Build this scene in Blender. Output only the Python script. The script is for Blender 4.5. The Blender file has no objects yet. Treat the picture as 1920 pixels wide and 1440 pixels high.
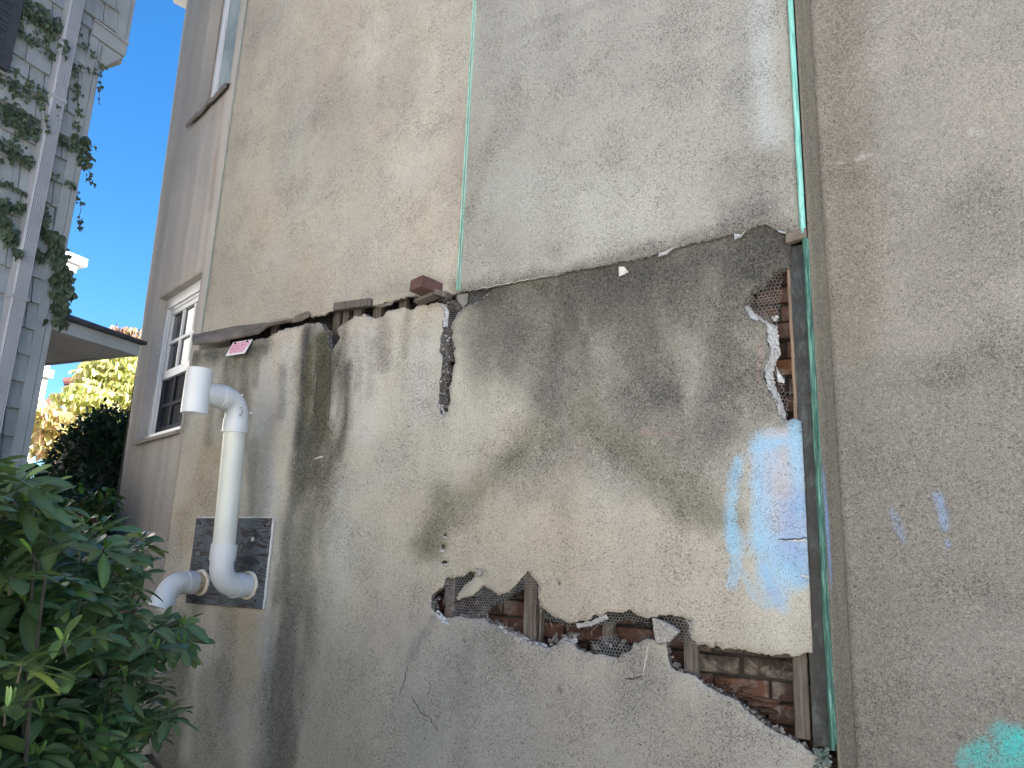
import bpy, bmesh, math, random
import numpy as np
from mathutils import Vector, Matrix
from mathutils.geometry import delaunay_2d_cdt
random.seed(7)
rng = np.random.default_rng(7)
SC = bpy.context.scene
COL = SC.collection

# ------------------------------------------------------------------ camera, world, sun, exposure
F_PX = 1442.0                       # focal length for a 1920 px wide frame
YAW, PITCH, ROLL = math.radians(30.94), math.radians(13.51), math.radians(2.205)
CAM = np.array([0.0, -3.0, 1.6])
AX = np.array([-math.sin(YAW) * math.cos(PITCH), math.cos(YAW) * math.cos(PITCH), math.sin(PITCH)])
_r0 = np.array([math.cos(YAW), math.sin(YAW), 0.0])
_u0 = np.cross(_r0, AX)
RT = _r0 * math.cos(ROLL) + _u0 * math.sin(ROLL)
UP = -_r0 * math.sin(ROLL) + _u0 * math.cos(ROLL)
cam_data = bpy.data.cameras.new("camera")
cam = bpy.data.objects.new("camera", cam_data)
COL.objects.link(cam)
cam_data.sensor_fit = 'HORIZONTAL'
cam_data.sensor_width = 36.0
cam_data.lens = 36.0 * F_PX / 1920.0
cam_data.clip_start = 0.05
cam_data.clip_end = 600
mw = Matrix(((RT[0], UP[0], -AX[0], CAM[0]), (RT[1], UP[1], -AX[1], CAM[1]), (RT[2], UP[2], -AX[2], CAM[2]), (0, 0, 0, 1)))
cam.matrix_world = mw
SC.camera = cam

SUN_EL = math.radians(38)
SUN_DIR = np.array([0.76, 0.65, 0.0]); SUN_DIR /= np.linalg.norm(SUN_DIR)
SUN_VEC = np.array([SUN_DIR[0] * math.cos(SUN_EL), SUN_DIR[1] * math.cos(SUN_EL), math.sin(SUN_EL)])
world = bpy.data.worlds.new("World")
SC.world = world
world.use_nodes = True
wn = world.node_tree.nodes
sky = wn.new('ShaderNodeTexSky')
sky.sky_type = 'NISHITA'
sky.sun_disc = False
sky.sun_elevation = SUN_EL
sky.sun_rotation = math.atan2(SUN_DIR[0], SUN_DIR[1])
sky.air_density = 1.0
sky.dust_density = 0.1
sky.ozone_density = 5.0
bg = wn['Background']
bg.inputs[1].default_value = 0.055
hsv = wn.new('ShaderNodeHueSaturation')
hsv.inputs['Saturation'].default_value = 1.24
world.node_tree.links.new(sky.outputs[0], hsv.inputs['Color'])
world.node_tree.links.new(hsv.outputs[0], bg.inputs[0])
sun_d = bpy.data.lights.new("sun", 'SUN')
sun_d.energy = 5.0
sun_d.angle = math.radians(0.53)
sun_d.color = (1.0, 0.94, 0.85)
sun = bpy.data.objects.new("sun", sun_d)
COL.objects.link(sun)
sun.rotation_euler = Vector(SUN_VEC.tolist()).to_track_quat('Z', 'Y').to_euler()
SC.view_settings.view_transform = 'Standard'
SC.view_settings.look = 'None'
SC.view_settings.gamma = 1.0
SC.view_settings.exposure = 2.55
SC.render.resolution_x, SC.render.resolution_y = 1024, 768

# ------------------------------------------------------------------ measuring on the photograph
def ray(x, y):
    return RT * (x - 960.0) + UP * (720.0 - y) + AX * F_PX
def on_y(x, y, Y=0.0):
    d = ray(x, y); return CAM + d * ((Y - CAM[1]) / d[1])
def on_x(x, y, X):
    d = ray(x, y); return CAM + d * ((X - CAM[0]) / d[0])
def at_t(x, y, t):
    d = ray(x, y); return CAM + d * (t / math.hypot(d[0], d[1]))
def sstep(a, b, x):
    t = np.clip((np.asarray(x, float) - a) / (b - a), 0, 1); return t * t * (3 - 2 * t)
def low_off(X):                      # how far the loose lower stucco stands in front of Y = 0
    return -0.020 + 0.075 * (1 - sstep(-3.3, -2.0, X))
def low(x, y):
    P = on_y(x, y, 0.0)
    for _ in range(4):
        P = on_y(x, y, -float(low_off(P[0])))
    return P

# ------------------------------------------------------------------ noise
def _hash(i, j, s):
    n = (i * 374761393 + j * 668265263 + s * 1442695041) & 0x7fffffff
    n = ((n ^ (n >> 13)) * 1274126177) & 0x7fffffff
    return ((n ^ (n >> 16)) & 0xffff) / 65535.0
def vnoise(x, y, s=0):
    x = np.asarray(x, float); y = np.asarray(y, float)
    i = np.floor(x).astype(np.int64); j = np.floor(y).astype(np.int64)
    u = x - i; v = y - j
    u = u * u * (3 - 2 * u); v = v * v * (3 - 2 * v)
    a = _hash(i, j, s); b = _hash(i + 1, j, s); c = _hash(i, j + 1, s); d = _hash(i + 1, j + 1, s)
    return (a * (1 - u) + b * u) * (1 - v) + (c * (1 - u) + d * u) * v
def fbm(x, y, s=0, o=4):
    r = 0; a = 0.5; t = 0
    for k in range(o):
        r = r + a * vnoise(np.asarray(x) * 2 ** k + 17.3 * k, np.asarray(y) * 2 ** k, s + k); t += a; a *= 0.5
    return r / t

# ------------------------------------------------------------------ scene helpers
def thing(name, label, cat, loc=(0, 0, 0), rotz=0.0, group=None):
    o = bpy.data.objects.new(name, None); COL.objects.link(o)
    o.location = loc; o.rotation_euler = (0, 0, rotz)
    o.empty_display_size = 0.1
    o['label'] = label; o['category'] = cat
    if group: o['group'] = group
    return o
def tag(o, label, cat, group=None):
    o['label'] = label; o['category'] = cat
    if group: o['group'] = group
    return o
def mesh_obj(name, verts, faces, mats, parent=None, midx=None, smooth=False, world_space=True):
    me = bpy.data.meshes.new(name)
    me.from_pydata([tuple(map(float, v)) for v in verts], [], [tuple(map(int, f)) for f in faces])
    if not isinstance(mats, (list, tuple)): mats = [mats]
    for m in mats: me.materials.append(m)
    if midx is not None: me.polygons.foreach_set('material_index', np.asarray(midx, dtype=np.int32))
    if smooth: me.polygons.foreach_set('use_smooth', np.ones(len(me.polygons), dtype=bool))
    me.update()
    o = bpy.data.objects.new(name, me); COL.objects.link(o)
    if parent is not None:
        o.parent = parent
        if world_space and parent.type == 'EMPTY':
            o.matrix_parent_inverse = (Matrix.Translation(parent.location) @ parent.rotation_euler.to_matrix().to_4x4()).inverted()
    return o
class MB:
    def __init__(s): s.v = []; s.f = []; s.m = []; s.sm = []
    def add(s, v, f, m=0):
        b = len(s.v); s.v += [tuple(p) for p in v]; s.f += [tuple(i + b for i in q) for q in f]; s.m += [m] * len(f)
    def box(s, c, ex, ey, ez, m=0):          # centre and three half-axis vectors
        c = np.array(c, float); ex = np.array(ex, float); ey = np.array(ey, float); ez = np.array(ez, float)
        vs = [c + i * ex + j * ey + k * ez for k in (-1, 1) for j in (-1, 1) for i in (-1, 1)]
        s.add(vs, [(0, 2, 3, 1), (4, 5, 7, 6), (0, 1, 5, 4), (2, 6, 7, 3), (0, 4, 6, 2), (1, 3, 7, 5)], m)
    def abox(s, x0, x1, y0, y1, z0, z1, m=0):
        s.box(((x0 + x1) / 2, (y0 + y1) / 2, (z0 + z1) / 2), ((x1 - x0) / 2, 0, 0), (0, (y1 - y0) / 2, 0), (0, 0, (z1 - z0) / 2), m)
    def tube(s, pts, r, n=8, m=0, cap=True):
        pts = [np.array(p, float) for p in pts]
        rs = r if isinstance(r, (list, tuple, np.ndarray)) else [r] * len(pts)
        T = []
        for i in range(len(pts)):
            a = pts[max(i - 1, 0)]; b = pts[min(i + 1, len(pts) - 1)]; t = b - a; T.append(t / (np.linalg.norm(t) + 1e-9))
        ref = np.array([0, 0, 1.0]) if abs(T[0][2]) < 0.9 else np.array([1.0, 0, 0])
        u = np.cross(T[0], ref); u /= np.linalg.norm(u)
        vs = []
        for i, p in enumerate(pts):
            u = u - T[i] * np.dot(u, T[i]); u /= np.linalg.norm(u) + 1e-9
            w = np.cross(T[i], u)
            for k in range(n):
                a = 2 * math.pi * k / n; vs.append(p + rs[i] * (u * math.cos(a) + w * math.sin(a)))
        fs = []
        for i in range(len(pts) - 1):
            for k in range(n):
                k2 = (k + 1) % n; fs.append((i * n + k, i * n + k2, (i + 1) * n + k2, (i + 1) * n + k))
        if cap:
            fs.append(tuple(reversed(range(n)))); fs.append(tuple(range((len(pts) - 1) * n, len(pts) * n)))
        s.add(vs, fs, m)
    def build(s, name, mats, parent=None, smooth=False):
        return mesh_obj(name, s.v, s.f, mats, parent, s.m, smooth)
def bevel(o, w, seg=2):
    md = o.modifiers.new('bevel', 'BEVEL'); md.width = w; md.segments = seg; md.limit_method = 'ANGLE'; md.angle_limit = math.radians(35)
    return o
def auto_smooth(o, ang=40):
    me = o.data
    me.polygons.foreach_set('use_smooth', np.ones(len(me.polygons), dtype=bool))
    try: me.set_sharp_from_angle(angle=math.radians(ang))
    except Exception: pass
    return o

# ------------------------------------------------------------------ materials
class Mat:
    def __init__(s, name):
        s.m = bpy.data.materials.new(name); s.m.use_nodes = True
        s.nt = s.m.node_tree; s.n = s.nt.nodes; s.b = s.n['Principled BSDF']; s._tc = None
    def node(s, t, **kw):
        n = s.n.new(t)
        for k, v in kw.items(): setattr(n, k, v)
        return n
    def link(s, a, b): s.nt.links.new(a, b)
    def coord(s):
        if s._tc is None: s._tc = s.node('ShaderNodeTexCoord').outputs['Object']
        return s._tc
    def mapping(s, scale=(1, 1, 1), rot=(0, 0, 0)):
        mp = s.node('ShaderNodeMapping'); mp.inputs['Scale'].default_value = scale; mp.inputs['Rotation'].default_value = rot
        s.link(s.coord(), mp.inputs[0]); return mp.outputs[0]
    def noise(s, scale, detail=3, rough=0.5, dist=0.0, vec=None, out='Fac'):
        n = s.node('ShaderNodeTexNoise'); n.inputs['Scale'].default_value = scale; n.inputs['Detail'].default_value = detail
        n.inputs['Roughness'].default_value = rough; n.inputs['Distortion'].default_value = dist
        s.link(vec if vec is not None else s.coord(), n.inputs['Vector']); return n.outputs[out]
    def ramp(s, fac, stops, interp='LINEAR'):
        r = s.node('ShaderNodeValToRGB'); r.color_ramp.interpolation = interp
        els = r.color_ramp.elements
        while len(els) < len(stops): els.new(0.5)
        for e, (p, c) in zip(els, stops):
            e.position = p; e.color = (c if isinstance(c, tuple) else (c, c, c)) + ((1,) if not (isinstance(c, tuple) and len(c) == 4) else ())
        s.link(fac, r.inputs[0]); return r.outputs[0]
    def mix(s, fac, a, b, blend='MIX'):
        mx = s.node('ShaderNodeMix', data_type='RGBA', blend_type=blend)
        for sock, v in ((mx.inputs['Factor'], fac), (mx.inputs[6], a), (mx.inputs[7], b)):
            if isinstance(v, (int, float)): sock.default_value = v
            elif isinstance(v, tuple): sock.default_value = v + (1,) if len(v) == 3 else v
            else: s.link(v, sock)
        return mx.outputs[2]
    def math(s, op, a, b=None, c=None, clamp=False):
        mt = s.node('ShaderNodeMath', operation=op, use_clamp=clamp)
        for i, v in enumerate((a, b, c)):
            if v is None: continue
            if isinstance(v, (int, float)): mt.inputs[i].default_value = v
            else: s.link(v, mt.inputs[i])
        return mt.outputs[0]
    def bump(s, h, strength=0.5, dist=0.01):
        bp = s.node('ShaderNodeBump'); bp.inputs['Strength'].default_value = strength; bp.inputs['Distance'].default_value = dist
        s.link(h, bp.inputs['Height']); s.link(bp.outputs[0], s.b.inputs['Normal']); return bp
    def attr(s, name, out='Color'):
        a = s.node('ShaderNodeAttribute'); a.attribute_name = name; return a.outputs[out]
    def set(s, color=None, rough=None, metal=None, spec=None):
        if color is not None:
            if isinstance(color, tuple): s.b.inputs['Base Color'].default_value = color + (1,)
            else: s.link(color, s.b.inputs['Base Color'])
        if rough is not None:
            if isinstance(rough, (int, float)): s.b.inputs['Roughness'].default_value = rough
            else: s.link(rough, s.b.inputs['Roughness'])
        if metal is not None: s.b.inputs['Metallic'].default_value = metal
        if spec is not None: s.b.inputs['Specular IOR Level'].default_value = spec
        return s

def simple(name, c1, c2, scale=6.0, rough=0.6, bump=0.0, bscale=None, detail=4, metal=0.0, dist=0.004, spec=0.5):
    m = Mat(name)
    n = m.noise(scale, detail, 0.6)
    m.set(m.ramp(n, [(0.3, c1), (0.7, c2)]), rough, metal, spec)
    if bump: m.bump(m.noise(bscale or scale * 6, 4, 0.6), bump, dist)
    return m.m

def stucco_material(name, grain=1.0):
    m = Mat(name)
    tint = m.attr('tint')
    paint = m.attr('paint'); palpha = m.attr('paint', 'Alpha')
    # trowelled dash grain: short worm-like pits
    warp = m.noise(14, 3, 0.6, out='Color')
    vm = m.node('ShaderNodeMix', data_type='RGBA', blend_type='LINEAR_LIGHT')
    vm.inputs['Factor'].default_value = 0.012
    m.link(m.coord(), vm.inputs[6]); m.link(warp, vm.inputs[7])
    vec = vm.outputs[2]
    g1 = m.noise(150, 2, 0.55, 1.0, vec)
    g2 = m.noise(70, 3, 0.6, 0.8, vec)
    g3 = m.noise(300, 1, 0.5, 0.0, vec)
    patch = m.noise(3.6, 5, 0.65)
    pit = m.math('SUBTRACT', g1, m.math('MULTIPLY', m.math('SUBTRACT', patch, 0.5), 0.48))
    pits = m.ramp(pit, [(0.29, 0.0), (0.43, 1.0)])
    h = m.math('ADD', m.math('MULTIPLY', pits, 0.55), m.math('ADD', m.math('MULTIPLY', g2, 0.8), m.math('MULTIPLY', g3, 0.35)))
    mot = m.ramp(m.noise(1.3, 5, 0.62), [(0.3, (0.92, 0.92, 0.92)), (0.7, (1.06, 1.06, 1.04))])
    col = m.mix(1.0, tint, mot, 'MULTIPLY')
    fine = m.ramp(g3, [(0.3, 0.72), (0.7, 1.22)])
    col = m.mix(1.0, col, fine, 'MULTIPLY')
    dk = m.ramp(pits, [(0.0, (0.40, 0.39, 0.38)), (1.0, (1.0, 1.0, 1.0))])
    col = m.mix(0.75 * grain, col, m.mix(1.0, col, dk, 'MULTIPLY'))
    # grime sits in the pits and leaves the high grains pale
    gr = m.attr('tint', 'Alpha')
    speck = m.ramp(m.math('ADD', m.math('MULTIPLY', g1, 0.6), m.math('MULTIPLY', g2, 0.4)), [(0.36, (0.50, 0.50, 0.49)), (0.52, (1.0, 1.0, 1.0)), (0.66, (1.75, 1.75, 1.72))])
    col = m.mix(m.math('MULTIPLY', gr, 0.85), col, m.mix(1.0, col, speck, 'MULTIPLY'))
    # spray paint: catches the high grains first
    cov = m.math('ADD', palpha, m.math('MULTIPLY', m.math('SUBTRACT', g1, 0.5), 1.3))
    cov = m.math('MULTIPLY', m.ramp(cov, [(0.05, 0.0), (0.95, 0.92)]), m.ramp(palpha, [(0.02, 0.0), (0.25, 1.0)]))
    col = m.mix(cov, col, m.mix(0.35, paint, m.mix(1.0, paint, fine, 'MULTIPLY')))
    m.set(col, 0.93, spec=0.25)
    m.bump(h, 0.95 * grain, 0.0035)
    return m.m

M = {}
M['stucco'] = stucco_material('stucco')
M['stucco_smooth'] = stucco_material('stucco_smooth', 0.5)
def broken_mat():
    m = Mat('broken_plaster')
    n = m.noise(60, 5, 0.7)
    m.set(m.ramp(n, [(0.3, (0.05, 0.046, 0.042)), (0.5, (0.15, 0.14, 0.13)), (0.7, (0.40, 0.39, 0.37))]), 0.95)
    m.bump(m.noise(120, 4, 0.7), 1.0, 0.008); return m.m
M['broken'] = broken_mat()
M['white_plaster'] = simple('white_plaster', (0.28, 0.29, 0.30), (0.60, 0.61, 0.62), 70, 0.95, 1.0, 110, dist=0.008)
def brick_mat():
    m = Mat('old_brick')
    a = m.attr('tint')
    n = m.noise(25, 5, 0.65)
    c = m.mix(1.0, a, m.ramp(n, [(0.25, (0.55, 0.5, 0.5)), (0.75, (1.25, 1.2, 1.2))]), 'MULTIPLY')
    c = m.mix(m.ramp(m.noise(11, 6, 0.75, 0.6), [(0.50, 0.0), (0.62, 0.75)]), c, (0.20, 0.185, 0.165))
    m.set(c, 0.9); m.bump(m.noise(60, 5, 0.7), 0.9, 0.006); return m.m
M['brick'] = brick_mat()
M['mortar'] = simple('mortar', (0.018, 0.016, 0.015), (0.06, 0.054, 0.05), 18, 0.95, 0.8, 60)
def wood_mat(name, c1, c2, sc=(28, 28, 1.6)):
    m = Mat(name)
    n = m.noise(3.0, 5, 0.65, 0.6, m.mapping(sc))
    m.set(m.ramp(n, [(0.3, c1), (0.7, c2)]), 0.85); m.bump(n, 0.6, 0.004); return m.m
M['old_wood'] = wood_mat('old_wood', (0.045, 0.038, 0.033), (0.16, 0.138, 0.118))
M['pale_wood'] = wood_mat('pale_wood', (0.12, 0.085, 0.06), (0.25, 0.18, 0.13))
M['wire'] = simple('galvanised_wire', (0.16, 0.16, 0.16), (0.42, 0.42, 0.41), 40, 0.55, metal=0.5)
def copper_mat(name, lo, mid, hi):
    m = Mat(name)
    n = m.noise(4.0, 6, 0.7, 0.4, m.mapping((30, 30, 2.2)))
    c = m.ramp(n, [(0.28, lo), (0.48, mid), (0.7, hi)])
    m.set(c, 0.7); m.bump(n, 0.4, 0.002); return m.m
M['verdigris'] = copper_mat('verdigris_copper', (0.03, 0.10, 0.09), (0.20, 0.52, 0.45), (0.36, 0.66, 0.58))
M['dark_verdigris'] = copper_mat('dark_verdigris', (0.007, 0.022, 0.018), (0.026, 0.10, 0.075), (0.18, 0.38, 0.31))
M['joint_green'] = copper_mat('joint_verdigris', (0.03, 0.09, 0.075), (0.22, 0.46, 0.38), (0.40, 0.60, 0.52))
M['joint_dull'] = copper_mat('dull_joint', (0.12, 0.13, 0.12), (0.22, 0.24, 0.21), (0.25, 0.33, 0.28))
def lead_mat(name, lo, mid, hi):
    m = Mat(name); n = m.noise(5.0, 6, 0.7, 0.4, m.mapping((6, 6, 2.0)))
    m.set(m.ramp(n, [(0.32, lo), (0.5, mid), (0.7, hi)]), 0.6); m.bump(m.noise(26, 4, .6), 0.4, 0.003); return m.m
M['lead'] = lead_mat('weathered_lead', (0.006, 0.007, 0.008), (0.016, 0.019, 0.02), (0.06, 0.082, 0.084))
M['rust_flash'] = simple('rusty_flashing', (0.085, 0.07, 0.058), (0.21, 0.178, 0.148), 9, 0.75, 0.3, 40)
M['void'] = simple('dark_room_panel', (0.012, 0.011, 0.010), (0.04, 0.036, 0.032), 8, 0.95, 0.4, 30)
M['pvc'] = simple('white_pvc', (0.52, 0.54, 0.55), (0.60, 0.615, 0.62), 3, 0.33, spec=0.5)
M['pvc_cream'] = simple('cream_pvc', (0.50, 0.52, 0.47), (0.61, 0.62, 0.56), 4, 0.36)  # slightly creamier white plastic, used for the riser
M['stained_pvc'] = simple('stained_pvc', (0.30, 0.21, 0.10), (0.62, 0.54, 0.38), 22, 0.5)
M['foam'] = simple('sealant_foam', (0.55, 0.48, 0.34), (0.78, 0.74, 0.64), 40, 0.9, 0.9, 90)
M['caulk'] = simple('caulk', (0.40, 0.39, 0.365), (0.56, 0.55, 0.53), 20, 0.7, 0.4, 60)
def ply_mat():
    m = Mat('weathered_plywood')
    n = m.noise(1.5, 2, 0.5, 0.9, m.mapping((2.2, 1, 6.5)))
    w = m.math('FRACT', m.math('MULTIPLY', n, 8.0))
    c = m.ramp(w, [(0.0, (0.030, 0.016, 0.012)), (0.18, (0.045, 0.035, 0.032)), (0.3, (0.075, 0.088, 0.10)), (0.75, (0.115, 0.135, 0.152)), (1.0, (0.06, 0.06, 0.062))])
    c = m.mix(m.ramp(m.noise(5, 4, 0.6), [(0.42, 0.0), (0.68, 0.75)]), c, (0.035, 0.037, 0.042))
    m.set(c, m.ramp(m.noise(8, 3), [(0.3, 0.32), (0.7, 0.6)])); m.bump(w, 0.35, 0.002); return m.m
M['plywood'] = ply_mat()
M['white_frame'] = simple('white_vinyl', (0.66, 0.68, 0.70), (0.76, 0.77, 0.78), 3, 0.4)
def glass_mat(name, tint, rough=0.03):
    m = Mat(name); m.set(tint, rough, spec=0.8); return m.m
M['glass'] = glass_mat('window_glass', (0.012, 0.016, 0.02))
M['screen'] = simple('insect_screen', (0.012, 0.015, 0.022), (0.020, 0.024, 0.032), 30, 0.7, spec=0.08)
M['dark_muntin'] = simple('screened_muntin', (0.035, 0.042, 0.055), (0.05, 0.056, 0.07), 5, 0.7, spec=0.1)
M['curtain'] = simple('lace_curtain', (0.20, 0.25, 0.26), (0.42, 0.48, 0.50), 3, 0.5)
M['sign_white'] = simple('sign_plastic', (0.74, 0.73, 0.73), (0.82, 0.81, 0.81), 6, 0.4)
M['sign_red'] = simple('faded_red_ink', (0.56, 0.10, 0.20), (0.66, 0.22, 0.32), 40, 0.6)
M['sign_pink'] = simple('faded_pink', (0.72, 0.44, 0.52), (0.80, 0.56, 0.63), 14, 0.5)
M['screw'] = simple('dark_screw', (0.02, 0.018, 0.018), (0.06, 0.05, 0.05), 20, 0.5, metal=0.4)
def shingle_mat(name, c1, c2):
    m = Mat(name)
    a = m.attr('tint')
    n = m.noise(2.6, 5, 0.65, 0.3, m.mapping((10, 10, 2)))
    c = m.mix(1.0, a, m.ramp(n, [(0.3, c1), (0.7, c2)]), 'MULTIPLY')
    st = m.ramp(m.noise(1.6, 5, 0.7), [(0.5, 0.0), (0.78, 0.6)])
    c = m.mix(st, c, (0.05, 0.055, 0.055))
    m.set(c, 0.75); m.bump(n, 0.35, 0.004); return m.m
M['shingle'] = shingle_mat('painted_shingle', (0.195, 0.215, 0.220), (0.275, 0.295, 0.298))
M['house_trim'] = simple('grey_trim', (0.205, 0.225, 0.232), (0.275, 0.298, 0.305), 3.5, 0.7, 0.2, 30)
M['spout'] = simple('spout_paint', (0.23, 0.24, 0.26), (0.29, 0.30, 0.325), 3.0, 0.45)
M['shutter'] = simple('shutter_paint', (0.018, 0.02, 0.028), (0.032, 0.035, 0.045), 5, 0.6)
M['roof_dark'] = simple('asphalt_shingle', (0.018, 0.02, 0.024), (0.05, 0.053, 0.06), 25, 0.8, 0.6, 60)
M['soffit'] = simple('soffit_paint', (0.28, 0.275, 0.27), (0.36, 0.355, 0.35), 2.5, 0.8)
def leaf_mat(name, c1, c2, rough=0.4, trans=0.0, tcol=None, scale=2.2):
    m = Mat(name)
    a = m.attr('tint')
    c = m.mix(1.0, a, m.ramp(m.noise(scale, 3), [(0.3, c1), (0.7, c2)]), 'MULTIPLY')
    m.set(c, rough)
    if trans:
        tr = m.node('ShaderNodeBsdfTranslucent')
        m.link(m.mix(1.0, c, tcol or (1.6, 1.7, 0.8), 'MULTIPLY'), tr.inputs[0])
        ms = m.node('ShaderNodeMixShader'); ms.inputs[0].default_value = trans
        out = m.n['Material Output']
        m.link(m.b.outputs[0], ms.inputs[1]); m.link(tr.outputs[0], ms.inputs[2]); m.link(ms.outputs[0], out.inputs[0])
    return m.m
M['rhodo'] = leaf_mat('rhododendron_leaf', (0.050, 0.092, 0.034), (0.090, 0.146, 0.060), 0.33, 0.12)
M['ivy'] = leaf_mat('ivy_leaf', (0.024, 0.042, 0.022), (0.050, 0.072, 0.038), 0.65, 0.12)
M['hedge'] = leaf_mat('hedge_leaf', (0.016, 0.038, 0.014), (0.034, 0.066, 0.026), 0.6, 0.08)
M['autumn'] = leaf_mat('autumn_leaf', (0.9, 0.9, 0.9), (1.1, 1.1, 1.1), 0.5, 0.35, (1.3, 1.3, 1.0))
M['vine_leaf'] = leaf_mat('vine_leaf', (0.035, 0.085, 0.025), (0.06, 0.12, 0.035), 0.45, 0.2)
M['bark'] = simple('bark', (0.05, 0.04, 0.032), (0.14, 0.11, 0.085), 14, 0.9, 0.7, 50)
M['white_paint'] = simple('white_house_paint', (0.74, 0.73, 0.71), (0.82, 0.81, 0.79), 2, 0.6)
M['slate'] = simple('slate_shingle', (0.26, 0.25, 0.26), (0.38, 0.36, 0.37), 12, 0.8, 0.5, 40)
M['red_trim'] = simple('red_trim', (0.20, 0.07, 0.06), (0.32, 0.13, 0.11), 6, 0.7)
M['garden_brick'] = simple('garden_brick', (0.10, 0.05, 0.04), (0.24, 0.13, 0.10), 30, 0.9, 0.6, 60)
M['siding'] = simple('cream_siding', (0.66, 0.62, 0.56), (0.74, 0.70, 0.64), 2, 0.7)

# ------------------------------------------------------------------ ground
def ground():
    m = Mat('soil')
    n = m.noise(6, 6, 0.7)
    m.set(m.ramp(n, [(0.3, (0.035, 0.026, 0.018)), (0.55, (0.09, 0.07, 0.05)), (0.75, (0.16, 0.13, 0.10))]), 0.95)
    m.bump(m.noise(40, 5, 0.7), 0.8, 0.02)
    o = mesh_obj('ground', [(-300, -300, 0), (300, -300, 0), (300, 300, 0), (-300, 300, 0)], [(0, 1, 2, 3)], m.m)
    o['kind'] = 'structure'
    m2 = Mat('concrete')
    m2.set(m2.ramp(m2.noise(3, 6, 0.65), [(0.3, (0.48, 0.46, 0.42)), (0.7, (0.60, 0.58, 0.54))]), 0.9)
    m2.bump(m2.noise(50, 4, 0.6), 0.4, 0.01)
    mb = MB(); mb.abox(-14, 14, -11.9, -1.6, -0.05, 0.02)
    d = mb.build('driveway', m2.m); d['kind'] = 'structure'
ground()

# ================================================================== THE STUCCO BUILDING
FA = math.radians(16.6)
FD = np.array([-math.cos(FA), math.sin(FA), 0.0])          # along the bay wall, away from the corner
FN = np.array([-math.sin(FA), -math.cos(FA), 0.0])         # outward normal of the bay wall
JX = -4.11
JP = np.array([JX, 0.0, 0.0])
def bay(x, y, w=0.0):
    d = ray(x, y); t = (w - np.dot(CAM - JP, FN)) / np.dot(d, FN); P = CAM + t * d
    return float(np.dot(P - JP, FD)), float(P[2])
BX0 = -0.49                                                # right-hand end of the damaged wall
ROOF = 8.3
building = thing('stucco_building', 'weathered grey stucco building with a broken crumbling wall and green copper joints', 'building', (-2.3, 2.0, 0))

def resample(pts, step, amp, closed=True, seed=0):
    """pts: (u, z, jag 0..1); returns an outline cut to short steps, ragged where jag > 0"""
    r = random.Random(seed); out = []
    n = len(pts)
    for i in range(n if closed else n - 1):
        a = pts[i]; b = pts[(i + 1) % n]
        L = math.hypot(b[0] - a[0], b[1] - a[1]); k = max(1, int(L / step))
        if a[2] == 0 and L > 0.06: k = max(1, int(L / 0.03))
        nx, nz = -(b[1] - a[1]) / (L + 1e-9), (b[0] - a[0]) / (L + 1e-9)
        for j in range(k):
            t = j / k; o = 0 if (a[2] == 0 or j == 0) else r.uniform(-1, 1) * amp * a[2]
            out.append((a[0] + (b[0] - a[0]) * t + nx * o, a[1] + (b[1] - a[1]) * t + nz * o))
    return out
def resample_j(pts, step, amp, seed):
    r = random.Random(seed); out = []; n = len(pts)
    for i in range(n):
        a = pts[i]; b = pts[(i + 1) % n]; L = math.hypot(b[0] - a[0], b[1] - a[1]); k = max(1, int(L / step)) if a[2] > 0 else 1
        nx, nz = -(b[1] - a[1]) / (L + 1e-9), (b[0] - a[0]) / (L + 1e-9)
        for j in range(k):
            t = j / k; o = 0 if j == 0 else r.uniform(-1, 1) * amp * a[2]
            out.append((a[0] + (b[0] - a[0]) * t + nx * o, a[1] + (b[1] - a[1]) * t + nz * o, a[2]))
    return out
def inside(px, pz, poly):
    px = np.asarray(px); pz = np.asarray(pz); c = np.zeros(px.shape, bool)
    P = np.asarray(poly); Q = np.roll(P, -1, axis=0)
    for (x0, z0), (x1, z1) in zip(P, Q):
        if z0 == z1: continue
        m = (z0 > pz) != (z1 > pz)
        c ^= m & (px < (x1 - x0) * (pz - z0) / (z1 - z0) + x0)
    return c
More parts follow.
